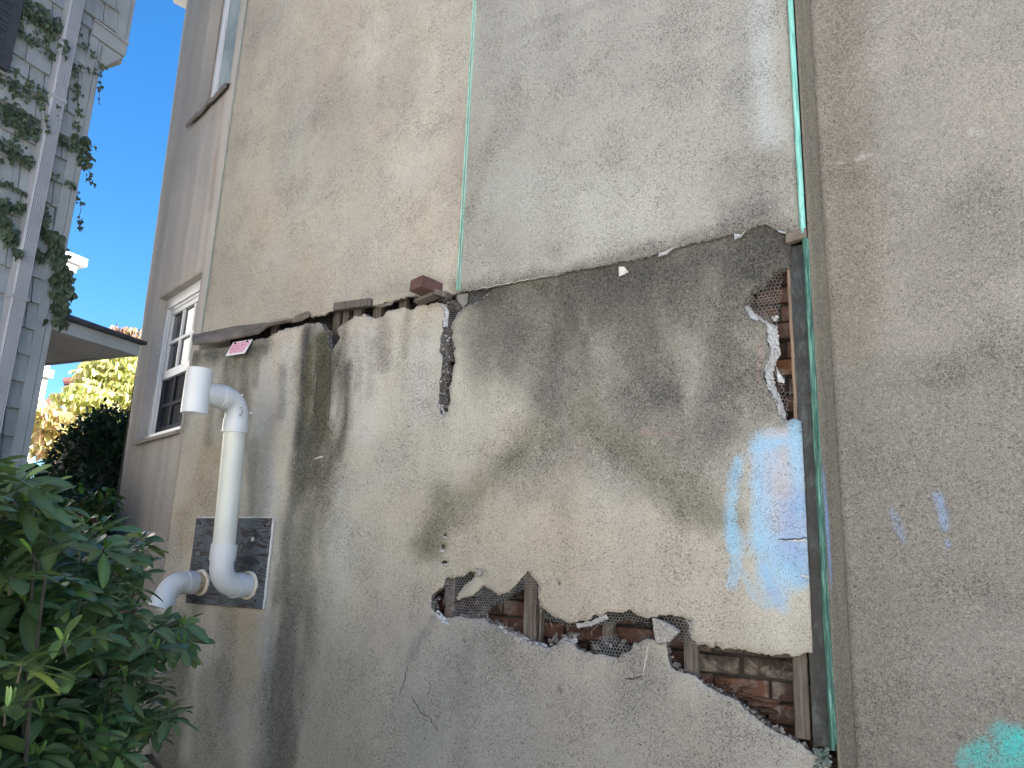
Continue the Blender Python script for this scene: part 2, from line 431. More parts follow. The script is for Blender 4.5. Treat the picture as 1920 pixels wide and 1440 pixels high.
def slab(name, outer, holes, h, to3d, thick, mats, parent, tintf, back_jit=0.004, seed=0, zfine=None):
    loops = [outer] + holes
    verts = []; edges = []
    for lp in loops:
        b = len(verts); n = len(lp); verts += list(lp); edges += [(b + i, b + (i + 1) % n) for i in range(n)]
    B = np.array(verts)
    u0, z0 = B.min(0); u1, z1 = B.max(0)
    r = np.random.default_rng(seed + 5)
    pts = []
    zones = zfine or [(z0, z1, h)]
    for (za, zb, hh) in zones:
        za = max(za, z0); zb = min(zb, z1)
        if zb <= za: continue
        gu, gz = np.meshgrid(np.arange(u0 + hh / 2, u1, hh), np.arange(za + hh / 2, zb, hh * 0.87))
        gu = gu + (np.arange(gz.shape[0])[:, None] % 2) * hh / 2
        g = np.stack([gu.ravel(), gz.ravel()], 1) + r.uniform(-0.2, 0.2, (gu.size, 2)) * hh
        ok = inside(g[:, 0], g[:, 1], outer)
        for hl in holes: ok &= ~inside(g[:, 0], g[:, 1], hl)
        g = g[ok]
        cell = hh * 0.55                                     # drop points crowding the outline
        S = set()
        for (bu, bz) in verts:
            ci, cj = int(bu / cell), int(bz / cell)
            for di in (-1, 0, 1):
                for dj in (-1, 0, 1): S.add((ci + di, cj + dj))
        keep = [k for k in range(len(g)) if (int(g[k, 0] / cell), int(g[k, 1] / cell)) not in S]
        pts.append(g[keep])
    allv = verts + [tuple(p) for p in np.concatenate(pts)]
    res = delaunay_2d_cdt([Vector(p) for p in allv], edges, [], 0, 1e-7)
    V = np.array([(v.x, v.y) for v in res[0]]); Fc = np.array([tuple(f) for f in res[2]])
    cen = V[Fc].mean(1)
    ok = inside(cen[:, 0], cen[:, 1], outer)
    for hl in holes: ok &= ~inside(cen[:, 0], cen[:, 1], hl)
    Fc = Fc[ok]
    front = to3d(V[:, 0], V[:, 1], 0.0)
    # orient towards the viewer (outward)
    a, b, c = front[Fc[:, 0]], front[Fc[:, 1]], front[Fc[:, 2]]
    nrm = np.cross(b - a, c - a)
    out_dir = to3d(V[:1, 0], V[:1, 1], 0.0)[0] - to3d(V[:1, 0], V[:1, 1], 0.05)[0]
    flip = (nrm @ out_dir) < 0
    Fc[flip] = Fc[flip][:, ::-1]
    nV = len(V)
    cnt = {}
    for f in Fc:
        for k in range(3):
            e = (f[k], f[(k + 1) % 3]); cnt[e] = cnt.get(e, 0) + 1
    bnd = [e for e in cnt if (e[1], e[0]) not in cnt]
    bv = sorted(set([i for e in bnd for i in e])); bi = {v: nV + k for k, v in enumerate(bv)}
    bV = V[bv]
    bk = to3d(bV[:, 0] + r.uniform(-1, 1, len(bv)) * back_jit, bV[:, 1] + r.uniform(-1, 1, len(bv)) * back_jit, thick)
    side = [(e[1], e[0], bi[e[0]], bi[e[1]]) for e in bnd]
    allf = [tuple(f) for f in Fc] + side
    mid = [0] * len(Fc) + [1] * len(side)
    me = bpy.data.meshes.new(name)
    P = np.concatenate([front, bk])
    me.from_pydata(P.tolist(), [], [tuple(int(i) for i in f) for f in allf])
    for m in mats: me.materials.append(m)
    me.polygons.foreach_set('material_index', np.array(mid, dtype=np.int32))
    sm = np.zeros(len(allf), bool); sm[:len(Fc)] = True
    me.polygons.foreach_set('use_smooth', sm)
    UZ = np.concatenate([V, bV])
    tint, paint = tintf(UZ[:, 0], UZ[:, 1])
    tint[:, 3] = np.clip(1.15 - tint[:, :3].mean(1) / 0.30, 0, 1)
    for nm, arr in (('tint', tint), ('paint', paint)):
        at = me.attributes.new(nm, 'FLOAT_COLOR', 'POINT')
        at.data.foreach_set('color', np.ascontiguousarray(arr, dtype=np.float32).ravel())
    me.update()
    o = bpy.data.objects.new(name, me); COL.objects.link(o)
    o.parent = parent
    o.matrix_parent_inverse = (Matrix.Translation(parent.location)).inverted()
    return o

# ------------------------------------------------------------------ stains and paint (in wall metres)
def seg_dist(u, z, pl):
    d = np.full(u.shape, 1e9)
    if len(pl) == 1: return np.hypot(u - pl[0][0], z - pl[0][1])
    for (a, b) in zip(pl[:-1], pl[1:]):
        dx, dz = b[0] - a[0], b[1] - a[1]; L = dx * dx + dz * dz + 1e-12
        t = np.clip(((u - a[0]) * dx + (z - a[1]) * dz) / L, 0, 1)
        d = np.minimum(d, np.hypot(u - a[0] - t * dx, z - a[1] - t * dz))
    return d
def brush(u, z, pl, r, hard=0.0, wob=0.35, s=0, stretch=1.0):
    n = (fbm(u * 6, z * 6 / stretch, 40 + s) - 0.5) * 2 * wob * r + (fbm(u * 25, z * 25 / stretch, 60 + s) - 0.5) * wob * r
    return 1 - sstep(hard, 1.0, (seg_dist(u, z, pl) + n) / r)
def apply(tint, a, col, k=1.0):
    a = np.clip(a * k, 0, 1)[:, None]
    tint[:, :3] = tint[:, :3] * (1 - a) + np.array(col)[None, :] * a
def mult(tint, a, col, k=1.0):
    a = np.clip(a * k, 0, 1)[:, None]
    tint[:, :3] = tint[:, :3] * (1 - a + a * np.array(col)[None, :])
def blank(u, base):
    t = np.ones((len(u), 4)); t[:, :3] = base
    return t, np.zeros((len(u), 4))
def spray(paint, a, col):
    a = np.clip(a, 0, 1); old = paint[:, 3]
    na = a + old * (1 - a)
    w = np.where(na > 1e-4, a / np.maximum(na, 1e-4), 0)[:, None]
    paint[:, :3] = paint[:, :3] * (1 - w) + np.array(col)[None, :] * w
    paint[:, 3] = na
def LW(*pp): return [(lambda P: (P[0], P[2]))(low(*p)) for p in pp]
def UW(*pp): return [(lambda P: (P[0], P[2]))(on_y(p[0], p[1], 0.0)) for p in pp]

SOOT = (0.078, 0.077, 0.074)
GREEN = (0.11, 0.107, 0.068)
PALE = (0.50, 0.50, 0.49)
def tint_lower(u, z):
    t, p = blank(u, (0.445, 0.432, 0.384))
    big = fbm(u * 1.1, z * 1.1, 3)
    mult(t, sstep(0.45, 0.75, big), (1.10, 1.05, 0.98))
    mult(t, sstep(0.5, 0.75, fbm(u * 1.4, z * 1.4, 9)), (1.04, 0.97, 0.94))
    streak = fbm(u * 9, z * 0.7, 21)
    # greyer towards the bottom right
    apply(t, brush(u, z, LW((900, 1330), (1450, 1480)), 0.75, 0.3), (0.32, 0.315, 0.305), 0.7)
    apply(t, brush(u, z, LW((1000, 900), (1000, 1000), (900, 950)), 0.45, 0.2), (0.42, 0.385, 0.325), 0.6)
    apply(t, brush(u, z, LW((1180, 1000), (1330, 1130)), 0.35, 0.2), (0.43, 0.40, 0.345), 0.55)
    apply(t, brush(u, z, LW((740, 880), (760, 1150)), 0.33, 0.2), (0.41, 0.385, 0.345), 0.5)
    apply(t, brush(u, z, LW((640, 1250), (660, 1440)), 0.3, 0.2), (0.37, 0.35, 0.30), 0.5)
    # ochre and warm patches at the left
    apply(t, brush(u, z, LW((390, 860), (380, 930)), 0.22, 0.2), (0.36, 0.30, 0.215), 0.7)
    apply(t, brush(u, z, LW((350, 1010), (345, 960)), 0.13, 0.2), (0.36, 0.30, 0.20), 0.6)
    apply(t, brush(u, z, LW((455, 1180), (450, 1260)), 0.2, 0.2), (0.40, 0.345, 0.25), 0.6)
    # pale vertical washes
    for (x, y0, y1, r, k) in ((497, 665, 790, .10, .7), (540, 650, 770, .09, .8), (690, 640, 800, .13, .8), (740, 640, 700, .06, .5), (790, 660, 770, .12, .7),
                              (640, 900, 1100, .10, .5), (505, 860, 1440, .07, .75), (960, 600, 660, .08, .4), (1310, 640, 760, .10, .6), (1130, 620, 680, .10, .5), (1190, 560, 640, .07, .4), (1040, 700, 745, .10, .45), (1160, 790, 860, .2, .35)):
        apply(t, brush(u, z, LW((x, y0), (x - 6, y1)), r, 0.1, 0.5, int(x), 3.0), PALE, k * 0.8)
    # soot under the seam, running down in drips
    topz = 2.93
    dd = np.clip((topz - z), 0, 3)
    rt = sstep(-2.2, -0.9, u)
    leng = 0.55 + 0.42 * rt + 0.38 * (fbm(u * 2.6, z * 0.25, 33) - 0.45) + 0.35 * (fbm(u * 9, z * 0.5, 35) - 0.5)
    band = np.clip(1 - dd / np.maximum(leng, 0.12), 0, 1) ** 0.75 * sstep(-2.28, -2.0, u)
    band = band * np.clip(0.68 + 0.66 * fbm(u * 5, z * 1.6, 37), 0, 1.1)
    apply(t, band, (0.09, 0.088, 0.080), 0.94)
    cloud = sstep(0.40, 0.70, fbm(u * 3.4, z * 3.0, 39)) * sstep(0.25, 0.6, dd) * (1 - sstep(0.75, 1.25, dd)) * sstep(-2.2, -1.8, u)
    apply(t, cloud, (0.17, 0.168, 0.158), 0.7)
    for pl, r, k in ((((1100, 545), (1300, 490), (1460, 455)), .20, .75), (((1440, 440), (1400, 560), (1380, 600)), .2, .5), (((1060, 540), (1050, 650)), .11, .5), (((1200, 520), (1205, 650)), .13, .45),
                     (((1290, 500), (1285, 590)), .12, .5), (((960, 590), (955, 690)), .10, .4), (((1240, 735), (1250, 745)), .17, .6), (((1370, 690), (1390, 730)), .17, .6),
                     (((1000, 640), (1020, 720)), .18, .4), (((900, 640), (905, 690)), .13, .4), (((1090, 740), (1110, 800), (1170, 780)), .24, .4), (((1330, 800), (1400, 790)), .2, .35)):
        apply(t, brush(u, z, LW(*pl), r * 1.15, 0.0, 0.8, int(pl[0][0]), 1.6), SOOT, k * 0.9)
    # the faint inverted V of green grime
    for pl, r, k in ((((1010, 800), (930, 890), (850, 960), (800, 1020)), .11, .55), (((1110, 790), (1180, 850), (1270, 910), (1345, 975)), .13, .6), (((830, 940), (800, 1010)), .13, .55)):
        apply(t, brush(u, z, LW(*pl), r * 1.15, 0.0, 0.55, int(pl[0][0])), (0.165, 0.16, 0.12), k * 1.15)
    # the wet column below the broken notch
    run = np.clip(0.80 + 0.45 * fbm(u * 16, z * 1.4, 81), 0, 1.12)
    for pl, r, k, c in ((((612, 640), (604, 780), (590, 890)), .27, 1.0, (0.085, 0.084, 0.076)), (((585, 880), (560, 1080), (535, 1260), (520, 1440)), .22, .72, (0.125, 0.122, 0.10)),
                        (((577, 620), (568, 770), (560, 830)), .075, .75, (0.06, 0.062, 0.062)), (((650, 690), (646, 800), (632, 850)), .075, .75, SOOT), (((582, 650), (578, 790)), .06, .7, GREEN), (((608, 640), (604, 810)), .07, .75, (0.075, 0.074, 0.048)),
                        (((560, 860), (540, 1000), (528, 1120)), .09, .6, (0.10, 0.098, 0.09)), (((610, 850), (600, 960)), .2, .35, (0.15, 0.145, 0.11))):
        apply(t, brush(u, z, LW(*pl), r, 0.1, 0.55, int(pl[0][1] + pl[0][0]), 3.5) * run, c, k * 1.05)
    # grime at the left end and behind the pipe
    for pl, r, k in ((((370, 668), (490, 650)), .13, .9), (((425, 690), (420, 780)), .13, .7), (((455, 690), (450, 830)), .10, .7), (((480, 650), (478, 720)), .05, .5), (((475, 830), (470, 990)), .07, .45), (((395, 770), (390, 830)), .06, .5),
                     (((430, 1150), (425, 1440)), .13, .35), (((330, 1200), (310, 1440)), .30, .8), (((400, 1280), (380, 1440)), .18, .45), (((370, 660), (345, 800)), .07, .35), (((530, 690), (527, 780)), .04, .4)):
        apply(t, brush(u, z, LW(*pl), r, 0.05, 0.5, int(pl[0][1]), 2.5), (0.095, 0.094, 0.082), k * 1.0)
    for pl, r, k in ((((720, 600), (722, 680)), .07, .5), (((765, 590), (760, 660)), .06, .45), (((700, 640), (690, 740)), .06, .25), (((940, 1180), (945, 1240)), .10, .3), (((890, 1200), (860, 1300)), .18, .3), (((1180, 1300), (1330, 1400)), .35, .3)):
        apply(t, brush(u, z, LW(*pl), r, 0.0, 0.5, int(pl[0][0]) + 3, 2.0), (0.16, 0.155, 0.14), k)
    # small damp spots
    apply(t, brush(u, z, LW((1048, 1090), (1049, 1093)), .016, 0.4), (0.13, 0.11, 0.085), 0.85)
    apply(t, brush(u, z, LW((1050, 1288), (1050, 1294)), .020, 0.2), (0.17, 0.15, 0.125), 0.8)
    t[:, :3] *= np.array((0.90, 0.90, 0.885))[None, :]
    t[:, :3] *= (0.90 + 0.2 * streak)[:, None]
    # ----- chalk-blue graffiti
    LB, DB, LI = (0.25, 0.48, 0.68), (0.22, 0.34, 0.58), (0.42, 0.44, 0.52)
    poly = LW((1420, 840), (1500, 815), (1510, 1000), (1512, 1070), (1470, 1080), (1432, 1050), (1422, 980))
    spray(p, (1 - sstep(-.02, .05, seg_dist(u, z, LW((1455, 860), (1470, 1000))) - .075 + .03 * (fbm(u * 14, z * 14, 78) - .5))) * (0.50 + 0.25 * fbm(u * 12, z * 12, 77)), LI)
    spray(p, 0.42 * brush(u, z, LW((1440, 850), (1436, 1000), (1465, 1080), (1500, 1040), (1500, 860)), .10, 0.0, .5), (0.30, 0.47, 0.68))
    for pl, r, k, c in ((((1421, 850), (1422, 940), (1424, 1030), (1434, 1070)), .040, .75, LB), (((1425, 835), (1455, 824)), .045, .85, LB), (((1460, 828), (1492, 822)), .035, .5, LB), (((1488, 795), (1494, 860), (1503, 960)), .034, .85, LB),
                        (((1385, 866), (1377, 910), (1372, 970), (1374, 1030)), .032, .85, LB), (((1380, 1000), (1382, 1050), (1374, 1095)), .028, .7, LB), (((1368, 930), (1366, 1000)), .026, .45, LB),
                        (((1430, 1060), (1450, 1110), (1462, 1130)), .034, .8, DB), (((1440, 1020), (1490, 1060), (1505, 1030)), .085, .75, LB), (((1497, 945), (1485, 1000), (1470, 1040)), .060, .72, DB), (((1500, 1040), (1506, 1070)), .05, .7, DB),
                        (((1450, 1090), (1490, 1085)), .065, .62, LB), (((1466, 1120), (1470, 1150)), .030, .45, LB), (((1395, 1075), (1410, 1115), (1432, 1136), (1447, 1134)), .020, .55, LB), (((1405, 850), (1422, 838)), .02, .35, LB)):
        spray(p, .74 * k * brush(u, z, LW(*pl), r * 1.3, 0.0, 0.5, int(pl[0][1])), c)
    spray(p, 0.33 * brush(u, z, LW((1455, 900), (1470, 920)), .07, 0.0), (0.42, 0.36, 0.35))
    spray(p, 0.35 * brush(u, z, LW((1440, 815), (1470, 812)), .03, 0.0), (0.50, 0.38, 0.36))
    spray(p, 0.30 * brush(u, z, LW((1200, 808), (1240, 812), (1280, 822)), .018, 0.0), (0.42, 0.20, 0.18))
    spray(p, 0.25 * brush(u, z, LW((1425, 640), (1422, 720)), .02, 0.0), (0.42, 0.24, 0.22))
    return t, p
def tint_upper(u, z):
    t, p = blank(u, (0.415, 0.395, 0.350))
    right = sstep(-2.16, -2.10, u)
    apply(t, right, (0.330, 0.326, 0.304), 1.0)
    big = fbm(u * 1.5, z * 1.5, 13)
    mult(t, sstep(0.42, 0.72, big) * (1 - right), (1.10, 1.06, 1.0), 0.9)
    mult(t, sstep(0.5, 0.8, fbm(u * 1.8, z * 1.3, 19)), (0.92, 0.91, 0.90))
    mult(t, sstep(0.5, 0.72, fbm(u * 2.5, z * 2.2, 23)) * (1 - right), (1.0, 0.96, 0.94))
    apply(t, brush(u, z, UW((560, 130), (690, 190)), .5, 0, .7), (0.38, 0.34, 0.31), 0.35)
    apply(t, brush(u, z, UW((760, 60), (770, 180)), .25, 0, .7), (0.33, 0.32, 0.29), 0.35)
    apply(t, brush(u, z, UW((640, 200), (720, 200)), .25, 0, .7), (0.33, 0.32, 0.28), 0.35)
    apply(t, brush(u, z, UW((430, 300), (410, 560)), .25, 0, .6), (0.36, 0.34, 0.30), 0.4)
    apply(t, brush(u, z, UW((470, 60), (450, 260)), .25, 0, .6), (0.36, 0.33, 0.30), 0.35)
    for x, y, r in ((690, 100, .25), (740, 330, .3), (560, 280, .25), (520, 480, .25), (700, 470, .18)):
        apply(t, brush(u, z, UW((x, y)), r, 0, .6, x), (0.47, 0.45, 0.40), 0.5)
    apply(t, brush(u, z, UW((845, 430), (862, 300), (870, 180)), .13, 0, .5), (0.32, 0.275, 0.25), 0.5)
    apply(t, brush(u, z, UW((690, 555), (850, 525)), .09, 0, .6), (0.20, 0.195, 0.18), 0.45)
    # right panel
    apply(t, brush(u, z, UW((1385, 0), (1400, 250)), .17, 0, .5), (0.25, 0.25, 0.24), 0.4)
    apply(t, brush(u, z, UW((1426, -60), (1430, 130), (1438, 260)), .085, 0.0, .5, 5, 2.5), (0.44, 0.47, 0.48), 0.6)
    apply(t, brush(u, z, UW((1370, 330), (1430, 320), (1400, 400)), .17, 0, .6), (0.22, 0.215, 0.205), 0.6)
    apply(t, brush(u, z, UW((1040, 80), (1080, 160)), .15, 0, .6), (0.28, 0.275, 0.265), 0.5)
    apply(t, brush(u, z, UW((1290, 60), (1290, 160)), .14, 0, .6), (0.29, 0.285, 0.27), 0.5)
    apply(t, brush(u, z, UW((960, 70), (1020, 40), (1150, 0)), .05, 0, .6), (0.24, 0.235, 0.225), 0.5)
    apply(t, brush(u, z, UW((925, 250), (900, 330), (880, 400)), .07, 0, .5), (0.285, 0.27, 0.235), 0.65)
    apply(t, brush(u, z, UW((1030, 380), (1040, 470)), .10, 0, .5), (0.28, 0.27, 0.23), 0.55)
    apply(t, brush(u, z, UW((920, 470), (950, 480)), .09, 0, .5), (0.27, 0.255, 0.22), 0.5)
    apply(t, brush(u, z, UW((1100, 420), (1200, 400), (950, 380)), .25, 0, .5), (0.40, 0.405, 0.385), 0.45)
    # grime along the broken seam
    seam = UW((860, 548), (1000, 520), (1121, 500), (1237, 473), (1347, 446), (1420, 426), (1480, 437))
    apply(t, brush(u, z, seam, .085, 0.0, .6, 3), (0.14, 0.137, 0.13), 0.75)
    apply(t, brush(u, z, UW((1380, 420), (1440, 410)), .12, 0.0, .6, 3), (0.15, 0.147, 0.14), 0.55)
    t[:, :3] *= (0.9 + 0.2 * fbm(u * 8, z * 0.9, 27))[:, None] * np.array((0.935, 0.935, 0.925))[None, :]
    return t, p
def tint_bay(u, z):
    t, p = blank(u, (0.42, 0.40, 0.382))
    mult(t, sstep(0.4, 0.75, fbm(u * 2, z * 1.0, 43)), (1.16, 1.12, 1.08))
    st = fbm(u * 14, z * 0.8, 47)
    t[:, :3] *= (0.78 + 0.44 * st)[:, None]
    apply(t, sstep(4.4, 6.0, z), (0.38, 0.345, 0.295), 0.45)
    apply(t, brush(u, z, [(0.20, 4.75), (0.17, 4.2), (0.16, 3.9)], .06, 0, .5, 7, 3), (0.32, 0.235, 0.17), 0.55)
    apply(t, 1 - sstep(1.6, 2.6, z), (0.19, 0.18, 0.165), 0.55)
    apply(t, brush(u, z, [(0.45, 2.15), (0.6, 1.9)], .15, 0, .5), (0.33, 0.32, 0.30), 0.5)
    return t, p
def tint_side(u, z):
    t, p = blank(u, (0.232, 0.223, 0.203))
    mult(t, sstep(0.42, 0.7, fbm(u * 1.6, z * 1.6, 53)), (1.10, 1.09, 1.08))
    mult(t, sstep(0.5, 0.75, fbm(u * 2.4, z * 2.1, 57)), (0.86, 0.86, 0.86))
    apply(t, brush(u, z, UW((1560, -50), (1580, 500), (1610, 1000), (1610, 1440)), .20, 0.0, .25), (0.15, 0.137, 0.112), 0.72)
    t[:, :3] *= 1.06
    zl = 2.42 + 0.03 * (fbm(u * 4, 0 * z, 59) - 0.5)
    apply(t, 1 - sstep(-0.03, 0.05, z - zl), (0.178, 0.173, 0.158), 0.65)
    apply(t, brush(u, z, UW((1610, 720), (1700, 708), (1800, 700)), .028, 0, .5), (0.13, 0.122, 0.108), 0.5)
    apply(t, brush(u, z, UW((1790, 1250), (1900, 1200)), .18, 0, .5), (0.24, 0.238, 0.225), 0.4)
    apply(t, brush(u, z, UW((1880, 620), (1910, 640)), .14, 0, .5), (0.17, 0.168, 0.158), 0.35)
    apply(t, brush(u, z, UW((1840, 1090), (1880, 1130)), .12, 0, .5), (0.15, 0.147, 0.138), 0.3)
    for pl, r, k in ((((1605, 273), (1632, 264)), .010, .5), (((1535, 293), (1600, 274)), .005, .3), (((1820, 230), (1840, 226)), .012, .7)):
        apply(t, brush(u, z, UW(*pl), r, 0, .5), (0.48, 0.47, 0.46), k)
    for x, y, r in ((1742, 1358, .011), (1770, 1356, .009), (1740, 1378, .006), (1800, 1391, .006), (1733, 1395, .006)):
        apply(t, brush(u, z, UW((x, y)), r, .3, .3), (0.13, 0.125, 0.12), 0.75)
    spray(p, 0.75 * brush(u, z, UW((1756, 925), (1764, 955), (1770, 985)), .032, 0.0, .4), (0.22, 0.33, 0.52))
    spray(p, 0.5 * brush(u, z, UW((1770, 985), (1778, 1040)), .012, 0.0, .4), (0.2, 0.33, 0.58))
    spray(p, 0.68 * brush(u, z, UW((1665, 950), (1678, 980), (1690, 1006)), .026, 0.0, .4), (0.22, 0.31, 0.48))
    for x, y, r in ((1880, 1380, .05), (1830, 1425, .055), (1900, 1430, .08), (1860, 1450, .08), (1915, 1385, .03), (1940, 1410, .1), (1800, 1440, .03), (1845, 1405, .03)):
        spray(p, 0.48 * brush(u, z, UW((x, y)), r * 1.1, 0.0, .9, x), (0.03, 0.48, 0.48))
    return t, p

# ------------------------------------------------------------------ outlines of the broken stucco
UPPER_EDGE = [(362, 641), (440, 618), (505, 607), (551, 598), (562, 592), (576, 588), (582, 594), (600, 592), (624, 583), (640, 577), (700, 573), (735, 564), (765, 556), (790, 556),
              (812, 552), (840, 555), (857, 549), (862, 547), (920, 538), (982, 525), (1055, 513), (1121, 500), (1216, 482), (1237, 473), (1267, 466), (1347, 446), (1376, 438), (1398, 435),
              (1416, 426), (1434, 420), (1456, 431), (1474, 437), (1502, 440)]
LOWER_TOP = [(362, 660), (430, 650), (482, 636), (505, 632), (523, 620), (543, 616), (559, 612), (584, 607), (604, 607), (609, 618), (616, 620), (617, 658), (622, 659), (632, 644), (637, 632), (632, 620),
             (640, 609), (659, 598), (682, 588), (698, 595), (718, 594), (729, 582), (743, 580), (757, 576), (769, 582), (784, 573), (812, 569), (826, 572), (833, 582), (830, 612), (826, 651), (829, 684),
             (827, 707), (823, 740), (820, 759), (825, 777), (833, 780), (840, 773), (843, 740), (848, 707), (850, 690), (854, 682), (851, 645), (847, 632), (848, 604), (857, 591), (868, 579), (879, 570),
             (895, 568), (913, 555), (922, 543), (926, 525)]
HOLE_B = [(1480, 480), (1481, 503), (1460, 505), (1443, 513), (1433, 527), (1413, 543), (1400, 560), (1395, 573), (1402, 588), (1412, 600), (1437, 607), (1440, 640), (1446, 660), (1433, 690), (1438, 723), (1450, 743),
          (1457, 763), (1463, 783), (1473, 788), (1487, 785), (1503, 790)]
HOLE_C = [(1524, 1224), (1511, 1225), (1487, 1231), (1463, 1228), (1432, 1226), (1400, 1220), (1367, 1216), (1333, 1214), (1309, 1210), (1300, 1198), (1293, 1181), (1297, 1165), (1285, 1160), (1269, 1155), (1238, 1152),
          (1215, 1161), (1197, 1155), (1177, 1143), (1159, 1149), (1136, 1148), (1107, 1161), (1078, 1167), (1060, 1167), (1046, 1158), (1028, 1149), (1011, 1133), (1008, 1111), (1009, 1094), (999, 1082), (990, 1070),
          (976, 1085), (964, 1100), (955, 1111), (935, 1117), (926, 1111), (906, 1098), (897, 1108), (882, 1118), (859, 1126), (855, 1120), (868, 1100), (885, 1086), (890, 1082), (888, 1072), (862, 1081), (850, 1084), (838, 1083),
          (833, 1088), (830, 1100), (818, 1108), (808, 1120), (808, 1137), (815, 1152), (830, 1164), (847, 1158), (882, 1161), (906, 1158), (926, 1169), (947, 1184), (970, 1193), (993, 1207), (1022, 1213), (1034, 1213),
          (1054, 1201), (1075, 1206), (1095, 1222), (1119, 1228), (1159, 1234), (1177, 1222), (1189, 1204), (1209, 1199), (1249, 1205), (1254, 1234), (1260, 1252), (1283, 1263), (1312, 1275), (1333, 1289), (1352, 1301),
          (1384, 1313), (1396, 1330), (1422, 1349), (1444, 1366), (1479, 1383), (1503, 1397), (1520, 1409), (1539, 1419), (1552, 1413)]
def uz(P): return (float(P[0]), float(P[2]))

def bulge(u, z, s):
    return 0.010 * (fbm(u * 1.3, z * 1.3, s) - 0.5) + 0.0045 * (fbm(u * 7, z * 7, s + 3) - 0.5)
def up3(u, z, d):
    u = np.asarray(u); z = np.asarray(z)
    return np.stack([u, d - bulge(u, z, 100) * (1 if d == 0 else 0) + 0 * u, z], 1)
def lo3(u, z, d):
    u = np.asarray(u); z = np.asarray(z)
    b = bulge(u, z, 110) if d == 0 else 0 * u
    # the stucco flares outwards around the big lower opening
    return np.stack([u, -low_off(u) + d - b, z], 1)

# upper wall
edge = [uz(on_y(x, y, 0.0)) + ((1.0,) if 430 < x < 1490 else (0.3,)) for x, y in UPPER_EDGE]
edge[0] = (JX, edge[0][1], 0.3); edge[-1] = (BX0, edge[-1][1], 0)
outer = edge + [(BX0, ROOF, 0), (JX, ROOF, 0)]
outer = resample(outer, 0.012, 0.006, seed=3)
slab('upper_wall', outer, [], 0.03, up3, 0.018, [M['stucco'], M['broken']], building, tint_upper, seed=1, zfine=[(0, 5.6, 0.022), (5.6, 9, 0.15)])

# lower wall
lx0 = -4.085
pts = [(lx0, 0.0, 0)]
pts.append((lx0, uz(low(364, 658))[1], 0.5))
pts += [uz(low(x, y)) + (1.0,) for x, y in LOWER_TOP[1:]]
pts += [uz(low(x, y)) + (0.0,) for x, y in ((1100, 478), (1300, 440), (1434, 405), (1480, 410))]
pts += [uz(low(x, y)) + (1.0,) for x, y in HOLE_B]
pts[-1] = pts[-1][:2] + (0.0,)
pts += [uz(low(x, y)) + (1.0,) for x, y in HOLE_C]
ur = pts[-1][0]
pts[-1] = pts[-1][:2] + (0.0,)
pts += [(ur, 0.0, 0)]
outer = resample(resample_j(pts, 0.022, 0.009, 15), 0.007, 0.0042, seed=5)
def chip(x, y, rx, ry, s):
    r = random.Random(s); c = low(x, y); res = []
    for k in range(9):
        a = 2 * math.pi * k / 9; res.append((c[0] + rx * math.cos(a) * r.uniform(.6, 1.2), c[2] + ry * math.sin(a) * r.uniform(.6, 1.2)))
    return res
chips = [chip(834, 1003, .010, .008, 1), chip(830, 1024, .011, .010, 2), chip(833, 1054, .018, .010, 3)]
slab('lower_wall', outer, chips, 0.02, lo3, 0.034, [M['stucco'], M['broken']], building, tint_lower, seed=2, back_jit=0.007, zfine=[(0, 0.45, 0.08), (0.45, 3.2, 0.0165)])

# bay wall with its two window openings (s along FD)
def bay3(s, z, d):
    s = np.asarray(s); z = np.asarray(z)
    b = 0.006 * (fbm(s * 2, z * 2, 130) - 0.5) if d == 0 else 0 * s
    P = JP[None, :] + s[:, None] * FD[None, :] - (d - b)[:, None] * FN[None, :] if not np.isscalar(d) or True else None
    P[:, 2] = z; return P
W1 = (0.135, 0.935, 2.375, 3.432)      # s0, s1, z0, z1
W2 = (0.125, 0.765, 4.825, 6.35)
top_s = 1.185 + (ROOF - 2.2) * 0.062
outer = [(0, 0, 0), (1.05, 0, 0), (1.155, 1.85, 0), (top_s, ROOF, 0), (0, ROOF, 0)]
outer = resample(outer, 0.03, 0, seed=8)
def rect(w): return resample([(w[0], w[2], 0), (w[1], w[2], 0), (w[1], w[3], 0), (w[0], w[3], 0)], 0.03, 0)
slab('bay_wall', outer, [rect(W1), rect(W2)], 0.05, bay3, 0.22, [M['stucco_smooth'], M['stucco_smooth']], building, tint_bay, seed=4, back_jit=0.0, zfine=[(0, 1.4, .12), (1.4, 6.4, .035), (6.4, 9, .2)])

# return strip and right-hand wall
SX = -0.415; SY = 0.10
def side3(u, z, d):
    u = np.asarray(u); z = np.asarray(z)
    b = bulge(u, z, 140) if d == 0 else 0 * u
    cove = sstep(0.0, 0.05, u - SX)
    return np.stack([u, SY - 0.06 * (u - SX) + d - b + 0.012 * cove, z], 1)
outer = resample([(SX, 0, 0), (3.2, 0, 0), (3.2, ROOF, 0), (SX, ROOF, 0)], 0.03, 0)
M['stucco_side'] = stucco_material('stucco_side', 0.75)
slab('side_wall', outer, [], 0.03, side3, 0.2, [M['stucco_side'], M['broken']], building, tint_side, seed=6, back_jit=0, zfine=[(0, .5, .1), (.5, 4.3, .022), (4.3, 9, .15)])
def strip3(u, z, d):
    u = np.asarray(u); z = np.asarray(z)
    P = np.stack([-0.462 + u * (SX + 0.462), 0.004 + u * (SY - 0.004) + d, z], 1); return P
def tint_strip(u, z):
    t, p = blank(u, (0.165, 0.150, 0.122))
    t[:, :3] *= (0.8 + 0.4 * fbm(u * 9, z * 0.8, 71))[:, None]
    spray(p, 0.75 * brush(u, z, [(0.1, 1.95), (0.15, 1.8), (0.15, 1.66)], .16, 0.2, .3), (0.17, 0.30, 0.56))
    return t, p
